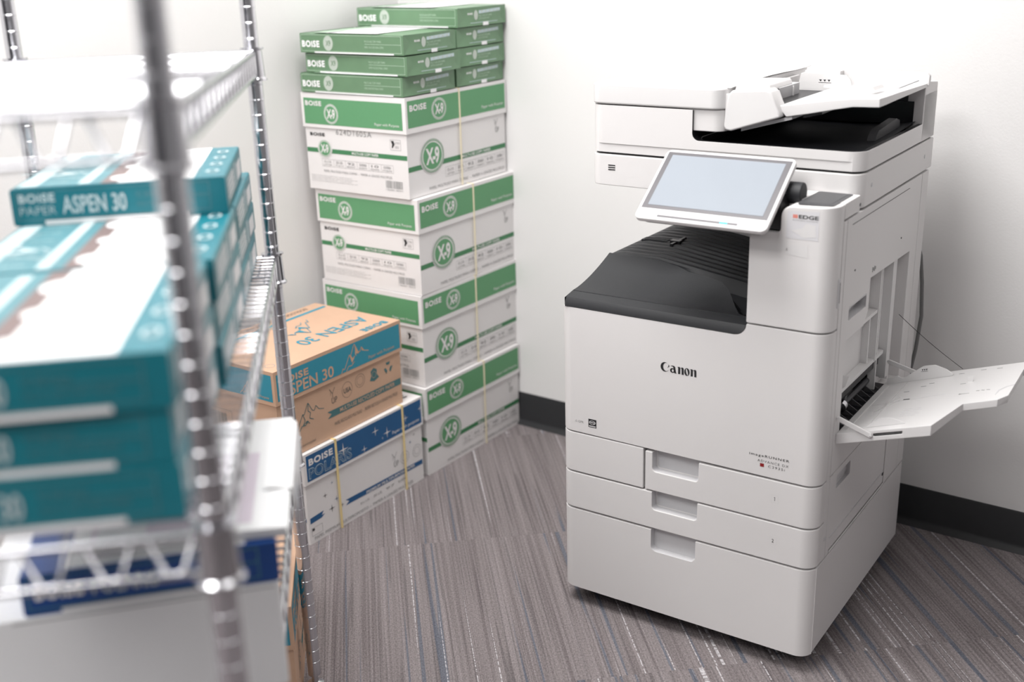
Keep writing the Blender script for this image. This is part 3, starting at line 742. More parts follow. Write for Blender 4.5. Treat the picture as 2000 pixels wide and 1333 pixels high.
# casters
for x in (-.52, -.05):
    for y in (.06, .53):
        mb = MB(); mb.lathe([(0, -.011), (.019, -.011), (.0205, -.006), (.0205, .006), (.019, .011), (0, .011)], RUB, 20, Matrix.Translation((x, y, .0205)) @ Matrix.Rotation(R(90), 4, 'Y'))
        mb.box(x-.017, x-.013, y-.013, y+.016, .015, .043, RUB); mb.box(x+.013, x+.017, y-.013, y+.016, .015, .043, RUB); mb.box(x-.022, x+.022, y-.022, y+.022, .036, .0425, RUB)
        mb.obj('caster', cp)
mb = MB(); mb.box(-.545, -.02, .03, .57, .022, .0415, PKS); mb.obj('cabinet_plinth', cp)
# front fronts
def front(name, x0, x1, z0, z1, notch=None, corners='', y1=.05, label=None):
    b_ = MB(); b_.box(x0, x1, -.001, y1, z0, z1, PW)
    me = clipfoot(b_.mesh('b')) if corners else b_.mesh('b')
    if notch:
        c = MB(); c.prism(rrect(notch[0], notch[1], notch[2], z1+.05, .008, 4), -.02, .022, PG, 'y'); me = boolean(me, [c.mesh('c')])
    me = finish(me, .0020); o = link(name, me, cp)
    return o
front('paper_drawer', -.565, -.0005, .2365, .3190, (-.346, -.245, .279), 'lr')
front('paper_drawer', -.3625, -.0005, .3225, .4085, (-.346, -.244, .366), 'r')
front('waste_toner_cover', -.565, -.3665, .3225, .4125, None, 'l')
# main door with the curved corner below the tower
pf = [(-.57, .416), (.01, .4125), (.01, .7125), (-.155, .7125)]+arc(-.180, .713, .024, 0, -90, 6)+[(-.535, .689), (-.552, .687), (-.570, .684)]
b_ = MB(); b_.prism(pf[::-1], -.001, .045, PW, 'y'); me = finish(clipfoot(b_.mesh('b')), .0022); door = link('front_door', me, cp)
# tower
pf = [(-.1575, .7155), (.01, .7155), (.01, .9465), (-.080, .9425)]+arc(-.080, .9225, .020, 90, 180, 5)+[(-.100, .905)]+arc(-.1065, .900, .0065, 0, -90, 3)+[(-.1575, .8935)]
b_ = MB(); b_.prism(pf[::-1], -.001, .0455, PW, 'y'); me = finish(clipfoot(b_.mesh('b')), .003); tower = link('tower_cover', me, cp)
mb = MB(); mb.prism(rrect(-.076, -.011, .014, .124, .006, 3), .9440, .9472, PD); mb.prism(rrect(-.068, -.019, .022, .118, .003, 3), .9472, .9477, PD); mb.obj('tower_top_cap', cp, bevel=.001)
mb = MB(); mb.box(-.156, -.053, .10, .579, .70, .905, PKS); mb.obj('tower_core', cp)
# front printing
f = Face(MB(), (0, -.0001, 0), (1, 0, 0), (0, 0, 1), .0002)
def canon(f, x0, z0, s, mt):
    def P(q): return [(x0+x*s, z0+y*s) for x, y in q]
    def fill(outer, inner):   # ribbon between two equal-length outlines
        for i in range(len(outer)-1): f.poly(P([outer[i], outer[i+1], inner[i+1], inner[i]]), mt)
    n = 22
    out = [(.52+.50*math.cos(R(38+285*i/n)), .50+.52*math.sin(R(38+285*i/n))) for i in range(n+1)]
    inn = [(.66+.34*math.cos(R(34+293*i/n)), .52+.45*math.sin(R(34+293*i/n))) for i in range(n+1)]
    fill(out, inn); f.poly(P([(.91, .82), (.98, .76), (1.02, .62), (.80, .44), (.90, .66)]), mt)
    # a
    n = 16; cx, cy = 1.36, .26
    fill([(cx+.27*math.cos(R(360*i/n)), cy+.26*math.sin(R(360*i/n))) for i in range(n+1)], [(cx+.05+.12*math.cos(R(360*i/n+20)), cy+.14*math.sin(R(360*i/n+20))) for i in range(n+1)])
    f.poly(P([(1.14, .70), (1.20, .76), (1.36, .80), (1.56, .78), (1.68, .66), (1.70, .5), (1.76, .16), (1.84, .0), (1.60, 0), (1.52, .10), (1.48, .5), (1.42, .66), (1.30, .70)]), mt)
    for xo in (1.90, 3.30):
        f.poly(P([(xo, .74), (xo+.22, .80), (xo+.30, .74), (xo+.34, .72), (xo+.34, .02), (xo+.10, 0), (xo+.10, .66)]), mt)
        f.poly(P([(xo+.34, .66), (xo+.50, .78), (xo+.64, .78), (xo+.72, .66), (xo+.74, 0), (xo+.50, 0), (xo+.48, .62), (xo+.42, .66)]), mt)
    n = 20; cx, cy = 2.98, .39
    fill([(cx+.30*math.cos(R(360*i/n)), cy+.42*math.sin(R(360*i/n))) for i in range(n+1)], [(cx-.08*math.sin(R(360*i/n))+.09*math.cos(R(360*i/n)), cy+.34*math.sin(R(360*i/n))) for i in range(n+1)])
canon(f, -.331, .5885, .0192, INK); f.mb.obj('brand_lettering', door); f = Face(MB(), (0, -.0001, 0), (1, 0, 0), (0, 0, 1), .0002)
f.text('imageRUNNER', -.139, -.059, .4515, .4580, INK, 1, bold=.008, sp=1.25)
f.text('ADVANCE DX', -.122, -.060, .4420, .4470, INK, 1, bold=-.006, sp=1.25)
f.rect(-.1165, -.1085, .4325, .4395, RED); f.text('C3935i', -.100, -.067, .4335, .4385, INK, 1, sp=1.3)
f.mb.obj('model_lettering', door); f = Face(MB(), (0, -.0001, 0), (1, 0, 0), (0, 0, 1), .0002)
f.text('GPR', -.520, -.507, .4375, .4425, INKG, 1, bold=.005); f.line([(-.5275, .4385), (-.525, .4425), (-.5225, .4385), (-.5275, .4385)], .0005, INKG)
f.mb.obj('recycling_mark', door); f = Face(MB(), (0, -.0001, 0), (1, 0, 0), (0, 0, 1), .0002)
f.rect(-.4955, -.4765, .4325, .4510, INK); f.ring(-.486, .4435, .0075, .0045, .0006, PAPER, 2); f.text('energy', -.493, -.479, .4405, .4455, PAPER, 3); f.rect(-.494, -.478, .434, .4365, PG, 2)
f.mb.obj('energy_mark', door)
f = Face(MB(), (0, -.0001, 0), (1, 0, 0), (0, 0, 1), .0002)
f.poly([(-.089, .885), (-.030, .885), (-.030, .9375), (-.088, .9340)], LBL)
for k in range(3): f.rect(-.0775+.003*k, -.0750+.003*k, .9225, .9290, REDL, 2)
f.text('EDGE', -.0670, -.0310, .9222, .9292, INK, 2, bold=.03); f.text('BUSINESS SYSTEMS', -.0775, -.032, .9180, .9200, INKG, 2)
f.poly([(-.080, .900), (-.060, .905), (-.052, .915), (-.036, .912), (-.034, .892), (-.055, .888)], PW2, 2)
f.poly([(-.126, .868), (-.088, .874), (-.084, .862), (-.126, .855)], PW2); f.poly([(-.086, .873), (-.048, .874), (-.046, .852), (-.088, .856)], PW2)
f.mb.obj('dealer_sticker', tower, ).data
for (z, t, w, zt) in ((.371, '1', 0, .322), (.281, '2', 0, .236)):
    f = Face(MB(), (0, -.0001, 0), (1, 0, 0), (0, 0, 1), .0002); f.frame(-.0905, -.0765, z-.008, z+.0075, .0002, PG)
    if t == '1': f.line([(-.0835, z-.0040), (-.0835, z+.0040)], .0009, INK); f.line([(-.0836, z+.0038), (-.0852, z+.0026)], .0008, INK)
    else: f.text(t, -.0855, -.0812, z-.0038, z+.0038, INK, 1)
    f.mb.obj('drawer_number', cp)

# ---- side skin
y0, y1 = .046, .592
def sideplate(poly, x0=-.006, x1=0, mt=PW): m_ = MB(); m_.prism(poly, x0, x1, mt, 'x'); return m_.mesh('s')
strip = MB(); strip.box(-.05, 0, .0465, .0645, .2365, .9130, PW); strip.obj('side_frame', cp, bevel=.0012)
strip = MB(); strip.box(-.012, 0, .545, .592, .2365, .9135, PW); strip.obj('side_frame', cp, bevel=.0012)
strip = MB(); strip.box(-.158, 0, .0465, .1285, .9165, .9462, PW); strip.obj('tower_deck', cp, bevel=.002)
up_ = MB(); up_.box(-.050, 0, .0665, .543, .4115, .9135, PW)
cut = MB(); cut.prism([(.10, .56), (.10, .675), (.205, .675), (.228, .700), (.229, .765), (.494, .757), (.494, .474), (.10, .474)], -.030, .02, PW, 'x')
cut2 = MB(); cut2.prism(rrect(.1075, .208, .713, .7365, .004, 3), -.020, .02, PG, 'x')
slot = MB(); slot.box(-.08, .02, .100, .405, .485, .556, PKS)
me = boolean(up_.mesh('u'), [cut.mesh('c'), cut2.mesh('c')]); me = boolean(me, [slot.mesh('c')]); me = finish(me, .0014)
upd = link('side_door', me, cp)
# panel lines, ledges and ribs on the door
mb = MB()
mb.box(-.0002, .0006, .093, .453, .8985, .8995, PD); mb.box(-.0002, .0006, .1075, .208, .7395, .7402, PG); mb.box(-.0002, .0006, .2075, .2085, .713, .7400, PG)
mb.box(-.002, .0010, .123, .127, .805, .808, PD); mb.box(-.002, .0010, .417, .421, .801, .804, PD)
for a in range(4): mb.box(-.0002, .0005, .235+.006*a, .238+.006*a, .775+.002*(a % 2), .785-.002*(a % 2), INKG)
mb.obj('door_details', upd)
mb = MB()
mb.prism([(.105, .664), (.335, .664), (.335, .671), (.105, .674)], -.030, -.012, PW, 'x'); mb.box(-.030, -.010, .336, .342, .560, .757, PW2)
mb.box(-.030, -.014, .360, .366, .480, .757, PW2); mb.box(-.030, -.006, .405, .430, .500, .757, PW2); mb.box(-.030, -.014, .452, .458, .480, .757, PW2)
mb.prism([(.120, .565), (.120, .640), (.128, .655), (.140, .655), (.134, .640), (.134, .565)], -.030, -.018, PW2, 'x')
mb.box(-.030, -.012, .105, .400, .556, .564, PW2); mb.box(-.030, -.016, .300, .306, .564, .66, PW2)
mb.prism([(.150, .565), (.185, .565), (.170, .580)], -.030, -.010, PW2, 'x')
mb.box(-.029, -.024, .370, .386, .668, .680, PG); mb.box(-.024, -.0235, .373, .381, .670, .678, GRND)
mb.obj('door_ribs', upd, bevel=.001)
mb = MB()    # feed slot interior
mb.box(-.075, -.060, .10, .405, .486, .556, PKS); mb.box(-.075, -.004, .101, .404, .4852, .4868, PKS); 
mb.tube([(-.030, .105, .505), (-.030, .400, .505)], .006, PD, 10); mb.tube([(-.040, .20, .520), (-.040, .255, .520)], .013, RUB, 14); mb.box(-.045, -.018, .12, .39, .535, .548, PKS)
for k in range(10): mb.prism([(-.05, .487), (-.004, .487), (-.05, .515)], .115+.028*k, .117+.028*k, PD, 'y')
mb.tube([(-.022, .168, .514), (-.022, .180, .516)], .011, CHR, 12); mb.box(-.040, -.020, .185, .20, .50, .53, PD)
mb.obj('feed_slot', cp)
low = MB(); low.prism([(.0865, .242), (.440, .242), (.440, .4090), (.0865, .4090)], -.012, -.001, PW, 'x'); low2 = MB(); low2.prism(rrect(.110, .193, .366, .395, .003, 2), -.010, .02, PG, 'x')
me = finish(boolean(low.mesh('l'), [low2.mesh('c')]), .0012); ld = link('lower_side_door', me, cp)
mb = MB(); mb.box(-.012, 0, .066, .0845, .2365, .409, PW); mb.box(-.012, 0, .4425, .5435, .2365, .409, PW); mb.box(-.001, .001, .0865, .44, .2365, .2405, PW)
mb.obj('side_skirt', cp, bevel=.001)
mb = MB(); mb.box(-.001, .0006, .085, .437, .270, .2715, PG); mb.box(-.001, .0006, .43, .437, .262, .270, PD); mb.box(-.001, .0008, .464, .468, .342, .352, PD)
mb.lathe([(0, 0), (.0045, 0), (.0045, .001), (.003, .0015), (0, .0008)], PG, 16, Matrix.Translation((0, .055, .282)) @ Matrix.Rotation(R(90), 4, 'Y')); mb.obj('side_marks', cp)
mb = MB(); mb.prism(rrect(.0325, .0405, .757, .812, .003, 3), -.004, .0022, PG, 'x'); mb.prism(rrect(.034, .039, .766, .806, .002, 2), .0022, .0030, BEZ, 'x'); mb.obj('door_latch', cp, bevel=.0005)
# back and left skins
mb = MB(); mb.box(-.565, -.012, .582, PDP, .2365, .906, PW); mb.box(-.565, -.559, .0465, .582, .2365, .690, PW); mb.box(-.53, -.012, .50, .582, .690, .921, PW); mb.obj('rear_cover', cp, bevel=.002)
# ---- inner output tray (black, ribbed)
mb = MB()
def lerp(a, b, t): return a+(b-a)*t
CR = [(-.550, .187, .758), (-.500, .186, .758), (-.454, .185, .758), (-.415, .182, .757), (-.390, .178, .754), (-.345, .150, .7515), (-.300, .141, .7495), (-.267, .135, .745), (-.243, .116, .7375), (-.224, .089, .7305), (-.205, .062, .7215), (-.188, .042, .7155), (-.1595, .038, .7135)]
rows = []
for (x, yc, zc) in CR:
    bx = x-.002*0; row = []
    z_b = .7145
    for j in range(11):
        t = j/10; s_ = t**1.55
        row.append((x-(.0 if x > -.54 else 0), lerp(.034, yc, t), lerp(z_b, zc, s_)))
    rows.append(row)
mb.grid(rows, PK)
# basin wall from the crest down and ribbed bed
YB = [(.045+.006*k, 0) for k in range(25)]
for k in range(13):
    y_ = .200+.0258*k; YB += [(y_, 0), (y_+.0022, .0046), (y_+.0045, .0054), (y_+.0115, .0052), (y_+.0140, 0), (y_+.0150, 0)]
NB = len(YB)
bed = []
for x_i in range(15):
    x = lerp(-.550, -.1590, x_i/14)
    # crest interpolation
    for a_, b_ in zip(CR, CR[1:]):
        if a_[0] <= x <= b_[0]+1e-6:
            t = (x-a_[0])/(b_[0]-a_[0]); yc = lerp(a_[1], b_[1], t); zc = lerp(a_[2], b_[2], t); break
    zb = lerp(.754, .712, max(0, (x+.44)/.28)**1.0)
    row = [(x, yc, zc), (x, yc+.004, min(zc-.001, zb))] if x > -.42 else [(x, yc, zc), (x, yc+.004, zc-.001)]
    for j, (y, up_h) in enumerate(YB):
        if y < yc+.006: row.append((x, yc+.004+.00002*j, min(zc-.001, zb if x > -.42 else .754))); continue
        rib = up_h if -.545 < x else 0
        if y < .197 and x > -.40: rib = -.022*min(1, (x+.40)/.1)
        row.append((x, y, (zb if x > -.42 else .754)+rib*(1 if zb > .70 else .6)))
    bed.append(row)
mb.grid(bed[::-1], PK)
# left edge wall and front rim
rim = [(-.0005, .690), (.001, .700), (.006, .7085), (.030, .7145), (.0335, .7125), (.034, .7145)]
pts = []
for x, dz in ((-.5535, 0), (-.549, 0), (-.40, 0), (-.28, 0), (-.180, 0), (-.172, .0015), (-.166, .0045), (-.162, .0085), (-.1595, .0125)):
    lf = .006 if x == -.5535 else 0
    pts.append([(x, y_+lf, max(z_-(.004 if lf else 0), .690+dz)) for y_, z_ in rim])
mb.grid(pts, PK)
mb.grid([[(-.550, q_[1], q_[2]) for q_ in rows[0]]+[bed[0][1]]+bed[0][2:], [(-.553, q_[1], .688) for q_ in rows[0]]+[(-.553, .19, .688)]+[(-.553, q_[1], .688) for q_ in bed[0][2:]]], PK)
mb.grid([[(-.5535, .006, .686), (-.5535, .034, .686)], [(-.5535, .006, .7055), (-.550, .034, .7145)]], PK)
tr = mb.obj('output_tray', cp, ang=30)
mb = MB(); mb.prism([(-.542, .318), (-.470, .318), (-.470, .345), (-.542, .345)], .7545, .7600, PK); mb.box(-.474, -.450, .322, .338, .7545, .7640, PKS); mb.box(-.463, -.456, .300, .372, .7545, .7625, PKS)
for k in range(3): mb.box(-.535, -.480, .320+.008*k, .3235+.008*k, .7600, .7620, PK)
mb.obj('paper_stopper', tr, bevel=.0008)

# ---- scanner
SY0, SY1 = .130, .602
mb = MB(); mb.prism(rrect(-.565, 0, SY0, .607, .028, 6, '1100'), .9175, .9810, PW); me_ = finish(mb.mesh('s'), .0025)
sb = link('scanner_base', me_, cp)
mb = MB()
for k in range(3): mb.box(-.521, -.505, SY0-.0006, SY0+.001, .9495+.0045*k, .9515+.0045*k, INK)
mb.obj('vent_slots', sb)
for y_, z_ in ((.189, .954), (.546, .949)):
    mb = MB(); mb.lathe([(0, .0012), (.004, .0008), (.0045, 0)], PG, 14, Matrix.Translation((0, y_, z_)) @ Matrix.Rotation(R(90), 4, 'Y')); mb.obj('screw', sb)
mb = MB(); mb.box(-.0005, .0006, .125, .131, .926, .931, PD); mb.obj('cover_clip', sb)
mb = MB(); mb.prism(rrect(-.560, -.006, SY0+.008, .60, .02, 6, '1100'), .977, .990, PKS); mb.obj('scanner_gap', cp)
# lid: lower slab with cut tray well, left block, rear column
L1 = MB(); L1.prism(rrect(-.565, 0, SY0, SY1, .032, 8, '1100'), .9855, 1.0800, PW)
wellcut = MB(); wellcut.prism(rrect(-.336, .05, 1.0215, 1.2, .014, 4, '1000'), .08, .51, PKS, 'y')     # open top right
me = boolean(L1.mesh('l'), [wellcut.mesh('c')])
well = MB(); well.prism(rrect(-.330, -.010, SY0+.012, .53, .025, 6, '1100'), 1.006, 1.06, PKS)
me = boolean(me, [well.mesh('c')])
groove = MB(); groove.box(-.60, -.010, .10, SY0+.002, .970, 1.0035, PW)
me = finish(boolean(me, [groove.mesh('c')]), .0025)
lid = link('scanner_lid', me, cp)
mb = MB(); mb.prism(rrect(-.565, -.273, SY0-.001, SY1, .026, 8, '1100'), 1.0825, 1.1225, PW2); fd = mb.obj('feeder_cover', cp, bevel=.004, seg=3)
mb = MB()
mb.grid([[(lerp(-.560, -.268, i/12), lerp(.150, .560, j/6), 1.1224+.0115*math.sin(math.pi*min(1, j/5))*min(1, (12-i)/4+.3)*(i > 0)*(1-.0*i)) for i in range(13)] for j in range(7)], PW2)
mb.obj('feeder_cover_crown', fd, ang=60)
f = Face(MB(), (0, 0, 1.1345), (1, 0, 0), (0, 1, 0), .0003)
f.rect(-.252, -.248, .185, .215, INKG); f.rect(-.252, -.228, .181, .185, INKG); f.rect(-.224, -.205, .193, .197, INKG); f.rect(-.36, -.352, .17, .174, INKG)
f.mb.obj('feeder_marks', fd)
mb = MB(); mb.prism(rrect(-.355, -.274, SY0+.006, SY1-.08, .022, 6, '1100'), 1.040, 1.0815, PW); mb.box(-.276, -.262, .145, .5, 1.045, 1.112, PW); mb.obj('feeder_body', cp, bevel=.002)
mb = MB(); mb.box(-.262, -.172, .19, .455, 1.062, 1.086, PKS); mb.box(-.262, -.225, .288, .40, 1.07, 1.108, PG); mb.box(-.24, -.165, .47, .50, 1.08, 1.125, PW); mb.obj('feeder_throat', cp)
# pickup hood
hood = [(-.277, 1.050), (-.272, 1.044), (-.262, 1.0425), (-.165, 1.073), (-.168, 1.084), (-.176, 1.100), (-.184, 1.118), (-.192, 1.123), (-.262, 1.119), (-.270, 1.110), (-.274, 1.085)]
mb = MB(); mb.prism(hood[::-1], .142, .186, PW2, 'y'); mb.prism([(-.27, 1.112), (-.195, 1.118), (-.20, 1.130), (-.265, 1.128)][::-1], .17, .285, PW2, 'y'); mb.obj('feeder_hood', cp, bevel=.004, seg=3)
mb = MB(); mb.prism([(-.250, 1.040), (-.150, 1.068), (-.150, 1.074), (-.250, 1.048)][::-1], .165, .30, PG, 'y'); mb.prism([(-.130, 1.071), (-.095, 1.080), (-.095, 1.088), (-.130, 1.084)][::-1], .17, .28, PKS, 'y'); mb.obj('feeder_underside', cp)
# document tray
prof = [(-.186, 1.082), (-.160, 1.0725), (-.120, 1.080), (-.070, 1.0915), (-.036, 1.097), (.014, 1.100), (.020, 1.106), (.018, 1.122), (-.020, 1.119), (-.080, 1.112), (-.130, 1.102), (-.175, 1.094)]
# front part reaches x=.0; right end cut slanting to the rear
mb = MB()
N_ = 10; rowsT = []
top = [(-.178, 1.092), (-.13, 1.0995), (-.08, 1.107), (-.04, 1.112), (0, 1.1145)]; bot = [(-.160, 1.0725), (-.12, 1.080), (-.07, 1.0905), (-.036, 1.097), (.0, 1.0985)]
def dtray(y): 
    k = max(0, (y-.16)/.34)
    e_ = .012 if y < .23 else .012-.006*k
    return [(x+e_*(i == 4), y, z-.010*k*(x+.178)/.178) for i, (x, z) in enumerate(top)], [(x+e_*(i == 4), y, z-.002*k) for i, (x, z) in enumerate(bot)]
ys = (.160, .200, .260, .35, .42, .500)
A_ = [dtray(y)[0] for y in ys]; B_ = [dtray(y)[1] for y in ys]
mb.grid(A_, PW2); mb.grid([r_[::-1] for r_ in B_], PW2)
mb.grid([B_[0], A_[0]], PW2); mb.grid([A_[-1], B_[-1]], PW2)
mb.grid([[a_[-1] for a_ in B_], [a_[-1] for a_ in A_]], PW2); mb.grid([[a_[0] for a_ in A_], [a_[0] for a_ in B_]], PW2)
dt = mb.obj('document_tray', cp, merge=.0002, bevel=.0018, ang=40)
mb = MB()
mb.prism([(-.255, 1.070), (-.246, 1.119), (-.238, 1.122), (-.150, 1.118), (-.141, 1.110), (-.135, 1.092)][::-1], .462, .468, PW2, 'y')
f = Face(mb, (0, .462, 0), (1, 0, 0), (0, 0, 1))
for k in range(3): f.poly([(-.206+.009*k, 1.1080), (-.203+.009*k, 1.1040), (-.200+.009*k, 1.1080)], INK)
f.rect(-.207, -.180, 1.1015, 1.1022, INK)
mb.obj('document_guide', dt, bevel=.001); mb = MB()
mb.prism([(-.250, 1.075), (-.250, 1.102), (-.235, 1.100), (-.222, 1.106), (-.222, 1.078)], .36, .366, PW2, 'y')
mb.obj('document_guide', dt, bevel=.001)
mb = MB(); mb.prism([(-.245, 1.09), (-.245, 1.128), (-.236, 1.131), (.004, 1.126), (.010, 1.120), (.010, 1.100)][::-1], .492, .503, PW2, 'y'); mb.obj('tray_fence', dt, bevel=.002)
mb = MB(); f = Face(mb, (0, 0, 0), (1, 0, 0), (0, 1, 0))
mb.prism([(-.035, 1.1165), (-.028, 1.1235), (-.022, 1.1175)], .24, .30, PW, 'y'); mb.box(.006, .0135, .27, .40, 1.1195, 1.1215, PG); mb.box(-.15, -.05, .33, .333, 1.108, 1.1135, PG)
mb.obj('tray_marks', dt)
# rear column at the right
mb = MB(); mb.prism([(.506, .984), (.602, .984), (.602, 1.098), (.520, 1.106), (.508, 1.104)], -.034, 0, PW, 'x'); mb.box(-.565, -.034, .545, .602, 1.02, 1.090, PW); mb.obj('rear_column', cp, bevel=.003)
# black document output bed and dark step pieces
mb = MB(); mb.grid([[(-.325, y_, 1.0075+.004*k) for k, y_ in enumerate((.146, .3, .52))], [(-.15, y_, 1.0070+.004*k) for k, y_ in enumerate((.146, .3, .52))], [(-.06, y_, 1.0068+.006*k) for k, y_ in enumerate((.146, .3, .52))], [(-.014, y_, 1.0068+.010*k) for k, y_ in enumerate((.146, .3, .52))]][::-1], PK)
mb.prism([(.30, 1.005), (.470, 1.006), (.462, 1.034), (.440, 1.040), (.325, 1.032), (.31, 1.022)], -.050, -.034, PD, 'x'); mb.box(-.334, -.02, .505, .512, 1.02, 1.066, PKS)
mb.obj('document_output_bed', cp, ang=30)

# ---- touch screen
tA = math.atan2(1.013-.909, .14)
SM = Matrix.Translation((-.2285, 0, .961)) @ Matrix.Rotation(tA, 4, 'X')
sl = math.hypot(.14, .104)/2; sw = .1285
mb = MB(); mb.prism(rrect(-sw, sw, -sl, sl, .012, 6), -.0100, 0, PW2)
scr = mb.obj('touch_screen', cp, bevel=.0022, seg=3); scr.matrix_parent_inverse = Matrix.Identity(4); scr.matrix_local = SM
mb = MB(); mb.box(-sw+.006, sw-.006, -sl+.026, sl-.007, -.0005, .0005, BEZ); mb.obj('screen_bezel', scr)
mb = MB(); mb.box(-sw+.0165, sw-.0165, -sl+.034, sl-.0145, .0004, .0009, SCR); mb.obj('display', scr)
mb = MB(); mb.prism(rrect(-sw+.045, sw-.055, -sl+.0070, -sl+.0120, .0008, 2), -.0003, .0004, BEZ)
mb.obj('status_bar', scr)
mb = MB(); mb.prism(rrect(.040, .054, -sl+.0078, -sl+.0112, .0008, 2), .0004, .0007, CYAN); mb.obj('status_light', scr)
for x in (-.066, -.018, .030):
    mb = MB(); mb.lathe([(0, .0003), (.002, .0003), (.002, 0)], PG, 10, Matrix.Translation((x, -sl+.0185, 0))); mb.obj('screen_key', scr)
mb = MB(); mb.prism(rrect(-sw+.01, sw-.01, -sl+.008, sl-.012, .01, 4), -.022, -.010, PKS); mb.obj('screen_back', scr, bevel=.003)
mb = MB(); mb.tube([(-.150, .055, .955), (-.080, .055, .955)], .020, PK, 20); mb.prism([(-.157, .895), (-.101, .895), (-.101, .905), (-.104, .958), (-.157, .958)][::-1], .006, .125, PKS, 'y'); mb.obj('screen_hinge', cp, bevel=.003)

# ---- bypass tray, opened to the right; top plane z = .495 + .32 x
SL = .32
def tz(x, d=0): return .495+SL*x+d
out = [(.000, .080), (.172, .080), (.200, .190), (.258, .195), (.272, .215), (.268, .375), (.282, .380), (.262, .424), (.010, .415), (.000, .400)]
mb = MB(); n = len(out)
topv = [(x, y, tz(x)) for x, y in out]; botv = [(x, y, tz(x, -.021 if x < .19 else -.015)) for x, y in out]
mb.add(topv+botv, [tuple(range(n)), tuple(range(2*n-1, n-1, -1))]+[(i+1 if i+1 < n else 0, i, n+i, n+(i+1) % n) for i in range(n)], PW2)
me = mb.mesh('b')
cs = MB(); cs.add([(x, y, tz(x, dz)) for dz in (-.012, -.0065) for x, y in ((.070, .07), (.122, .07), (.122, .088), (.070, .088))], [(3, 2, 1, 0), (4, 5, 6, 7), (0, 1, 5, 4), (1, 2, 6, 5), (2, 3, 7, 6), (3, 0, 4, 7)], PKS)
me = finish(boolean(me, [cs.mesh('c')]), .0012); bt = link('bypass_tray', me, cp)
mb = MB()
def slab(pts, h0, h1, mt=PW2):
    n = len(pts); vs = [(x, y, tz(x, h0)) for x, y in pts]+[(x, y, tz(x, h1)) for x, y in pts]
    mb.add(vs, [tuple(range(n))[::-1], tuple(range(n, 2*n))]+[(i, (i+1) % n, n+(i+1) % n, n+i) for i in range(n)], mt)
for (p0, p1, w_) in (((.012, .10), (.012, .36), .004), ((.046, .10), (.046, .37), .005), ((.030, .19), (.060, .27), .004), ((.036, .19), (.066, .25), .003)):
    slab([(p0[0], p0[1]), (p0[0]+w_, p0[1]), (p1[0]+w_, p1[1]), (p1[0], p1[1])], 0, .0016)
slab([(.075, .252), (.087, .252), (.087, .256), (.075, .256)], 0, .0006, PD)
for (x, y) in ((.146, .39), (.185, .40), (.215, .398), (.10, .345), (.088, .33), (.062, .305), (.165, .318)): slab([(x, y), (x+.010, y), (x+.010, y+.0016), (x, y+.0016)], 0, .0005, INKG)
slab([(.178, .251), (.196, .252), (.196, .253), (.178, .2525)], 0, .0004, INKG); slab([(.178, .248), (.184, .2515), (.178, .255)], 0, .0004, INKG)
for k in range(3): slab([(.206+.009*k, .262), (.212+.009*k, .260), (.213+.009*k, .262), (.207+.009*k, .264)], 0, .0004, INKG)
for k in range(5): slab([(.095, .150+.010*k), (.125+.004*(k % 2), .150+.010*k), (.125+.004*(k % 2), .1512+.010*k), (.095, .1512+.010*k)], 0, .0004, PG)
slab([(.176, .327), (.186, .327), (.186, .3285)], 0, .012); slab([(.248, .225), (.2495, .250), (.2595, .268), (.270, .275), (.271, .2775), (.257, .270), (.247, .252), (.2465, .225)], 0, .0006, PG)
slab([(.020, .235), (.150, .262), (.150, .2635), (.020, .2365)], 0, .0004, PG)
mb.obj('tray_surface_details', bt)
def guide(pts, y0_, y1_, label=None):
    """upright fin: pts (x, height)"""
    m_ = MB(); n = len(pts)
    vs = []
    for yy in (0, .003):
        for (x, h_) in pts:
            t = (x-pts[0][0])/(pts[-1][0]-pts[0][0]) if pts[-1][0] != pts[0][0] else 0
            vs.append((x, lerp(y0_, y1_, t)+yy, tz(x, h_)))
    m_.add(vs, [tuple(range(n))[::-1], tuple(range(n, 2*n))]+[(i, (i+1) % n, n+(i+1) % n, n+i) for i in range(n)], PW2)
    return m_
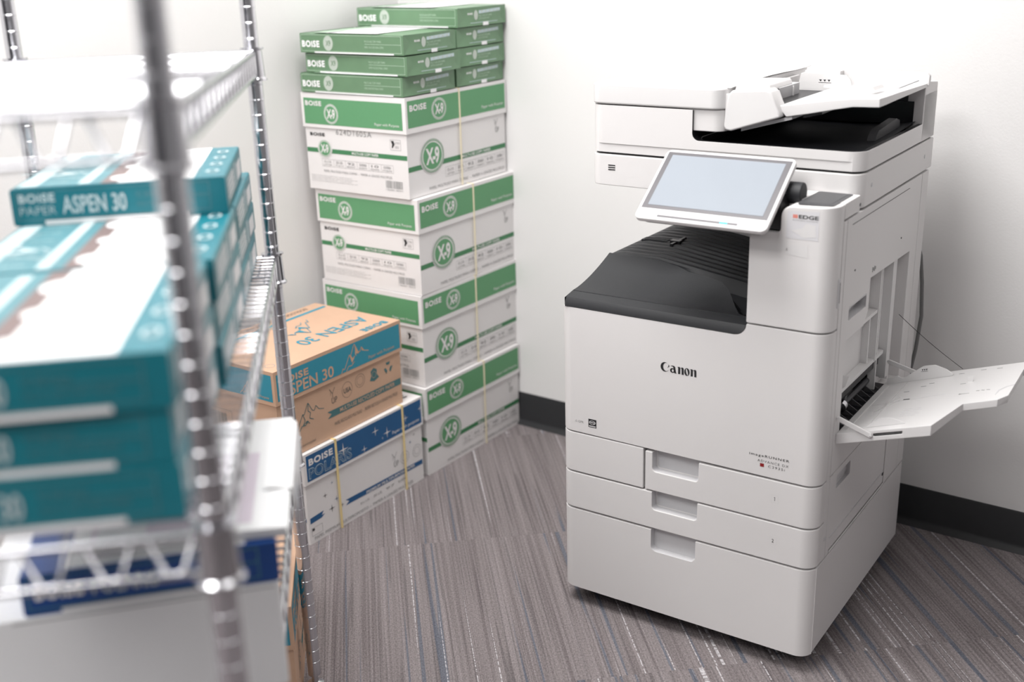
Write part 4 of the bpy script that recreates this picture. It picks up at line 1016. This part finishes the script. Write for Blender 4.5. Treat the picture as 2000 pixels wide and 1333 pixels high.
g = guide([(.008, .000), (.008, .014), (.028, .016), (.040, .008), (.062, .022), (.078, .030), (.100, .029), (.122, .016), (.136, .004), (.134, .0005)], .375, .383)
f = Face(g, (.075, .3795, tz(.075, .020)), (1, 0, SL), (0, 0, 1), .0006)
for k in range(3): f.poly([(.004*k, .0035), (.0016+.004*k, 0), (.0032+.004*k, .0035)], INK)
f.rect(-.001, .0125, -.002, -.0014, INK)
g.obj('paper_guide', bt)
g = guide([(.048, .0005), (.060, .010), (.074, .016), (.092, .015), (.108, .008), (.120, .0005)], .100, .104); g.obj('paper_guide', bt)
mb = MB()
for (a_, b_, y_) in (((.004, .529), (.066, .508), .0765), ((.000, .538), (.075, .519), .4050)):
    v_ = Vector((b_[0]-a_[0], 0, b_[1]-a_[1])); nn = Vector((-v_.z, 0, v_.x)).normalized()*.0048; vd = v_.normalized()
    P0 = Vector((a_[0], 0, a_[1])); P1 = Vector((b_[0], 0, b_[1]))
    ol = [P0+nn, P0-vd*.004, P0-nn, P1-nn, P1+vd*.004, P1+nn]
    m_ = MB(); m_.prism([(q_.x, q_.z) for q_ in ol], y_-.0022, y_+.0022, PW2, 'y'); m_.lathe([(0, .001), (.0018, .001), (.0018, 0)], PG, 10, Matrix.Translation((b_[0], y_-.0022, b_[1])) @ Matrix.Rotation(R(90), 4, 'X'))
    m_.obj('support_arm', bt, bevel=.001)
mb = MB(); A0 = Vector((0, .453, .629)); A1 = Vector((.146, .423, .542))
mb.tube([A0.lerp(A1, t)+Vector((0, 0, -.004*math.sin(math.pi*t))) for t in [i/10 for i in range(11)]], .0006, INK, 6); mb.obj('tether_cord', bt)
# power cord at the back
mb = MB(); pts = [(-.02, .600, .78), (-.004, .606, .72), (.002, .612, .66), (.006, .618, .58), (.001, .614, .50), (-.010, .610, .42), (-.016, .612, .30), (-.012, .618, .18), (-.03, .63, .06), (-.05, .64, .012), (-.12, .655, .0065), (-.22, .66, .0065)]
mb.tube(pts, .0042, CORD, 10); mb.obj('power_cord', cp)
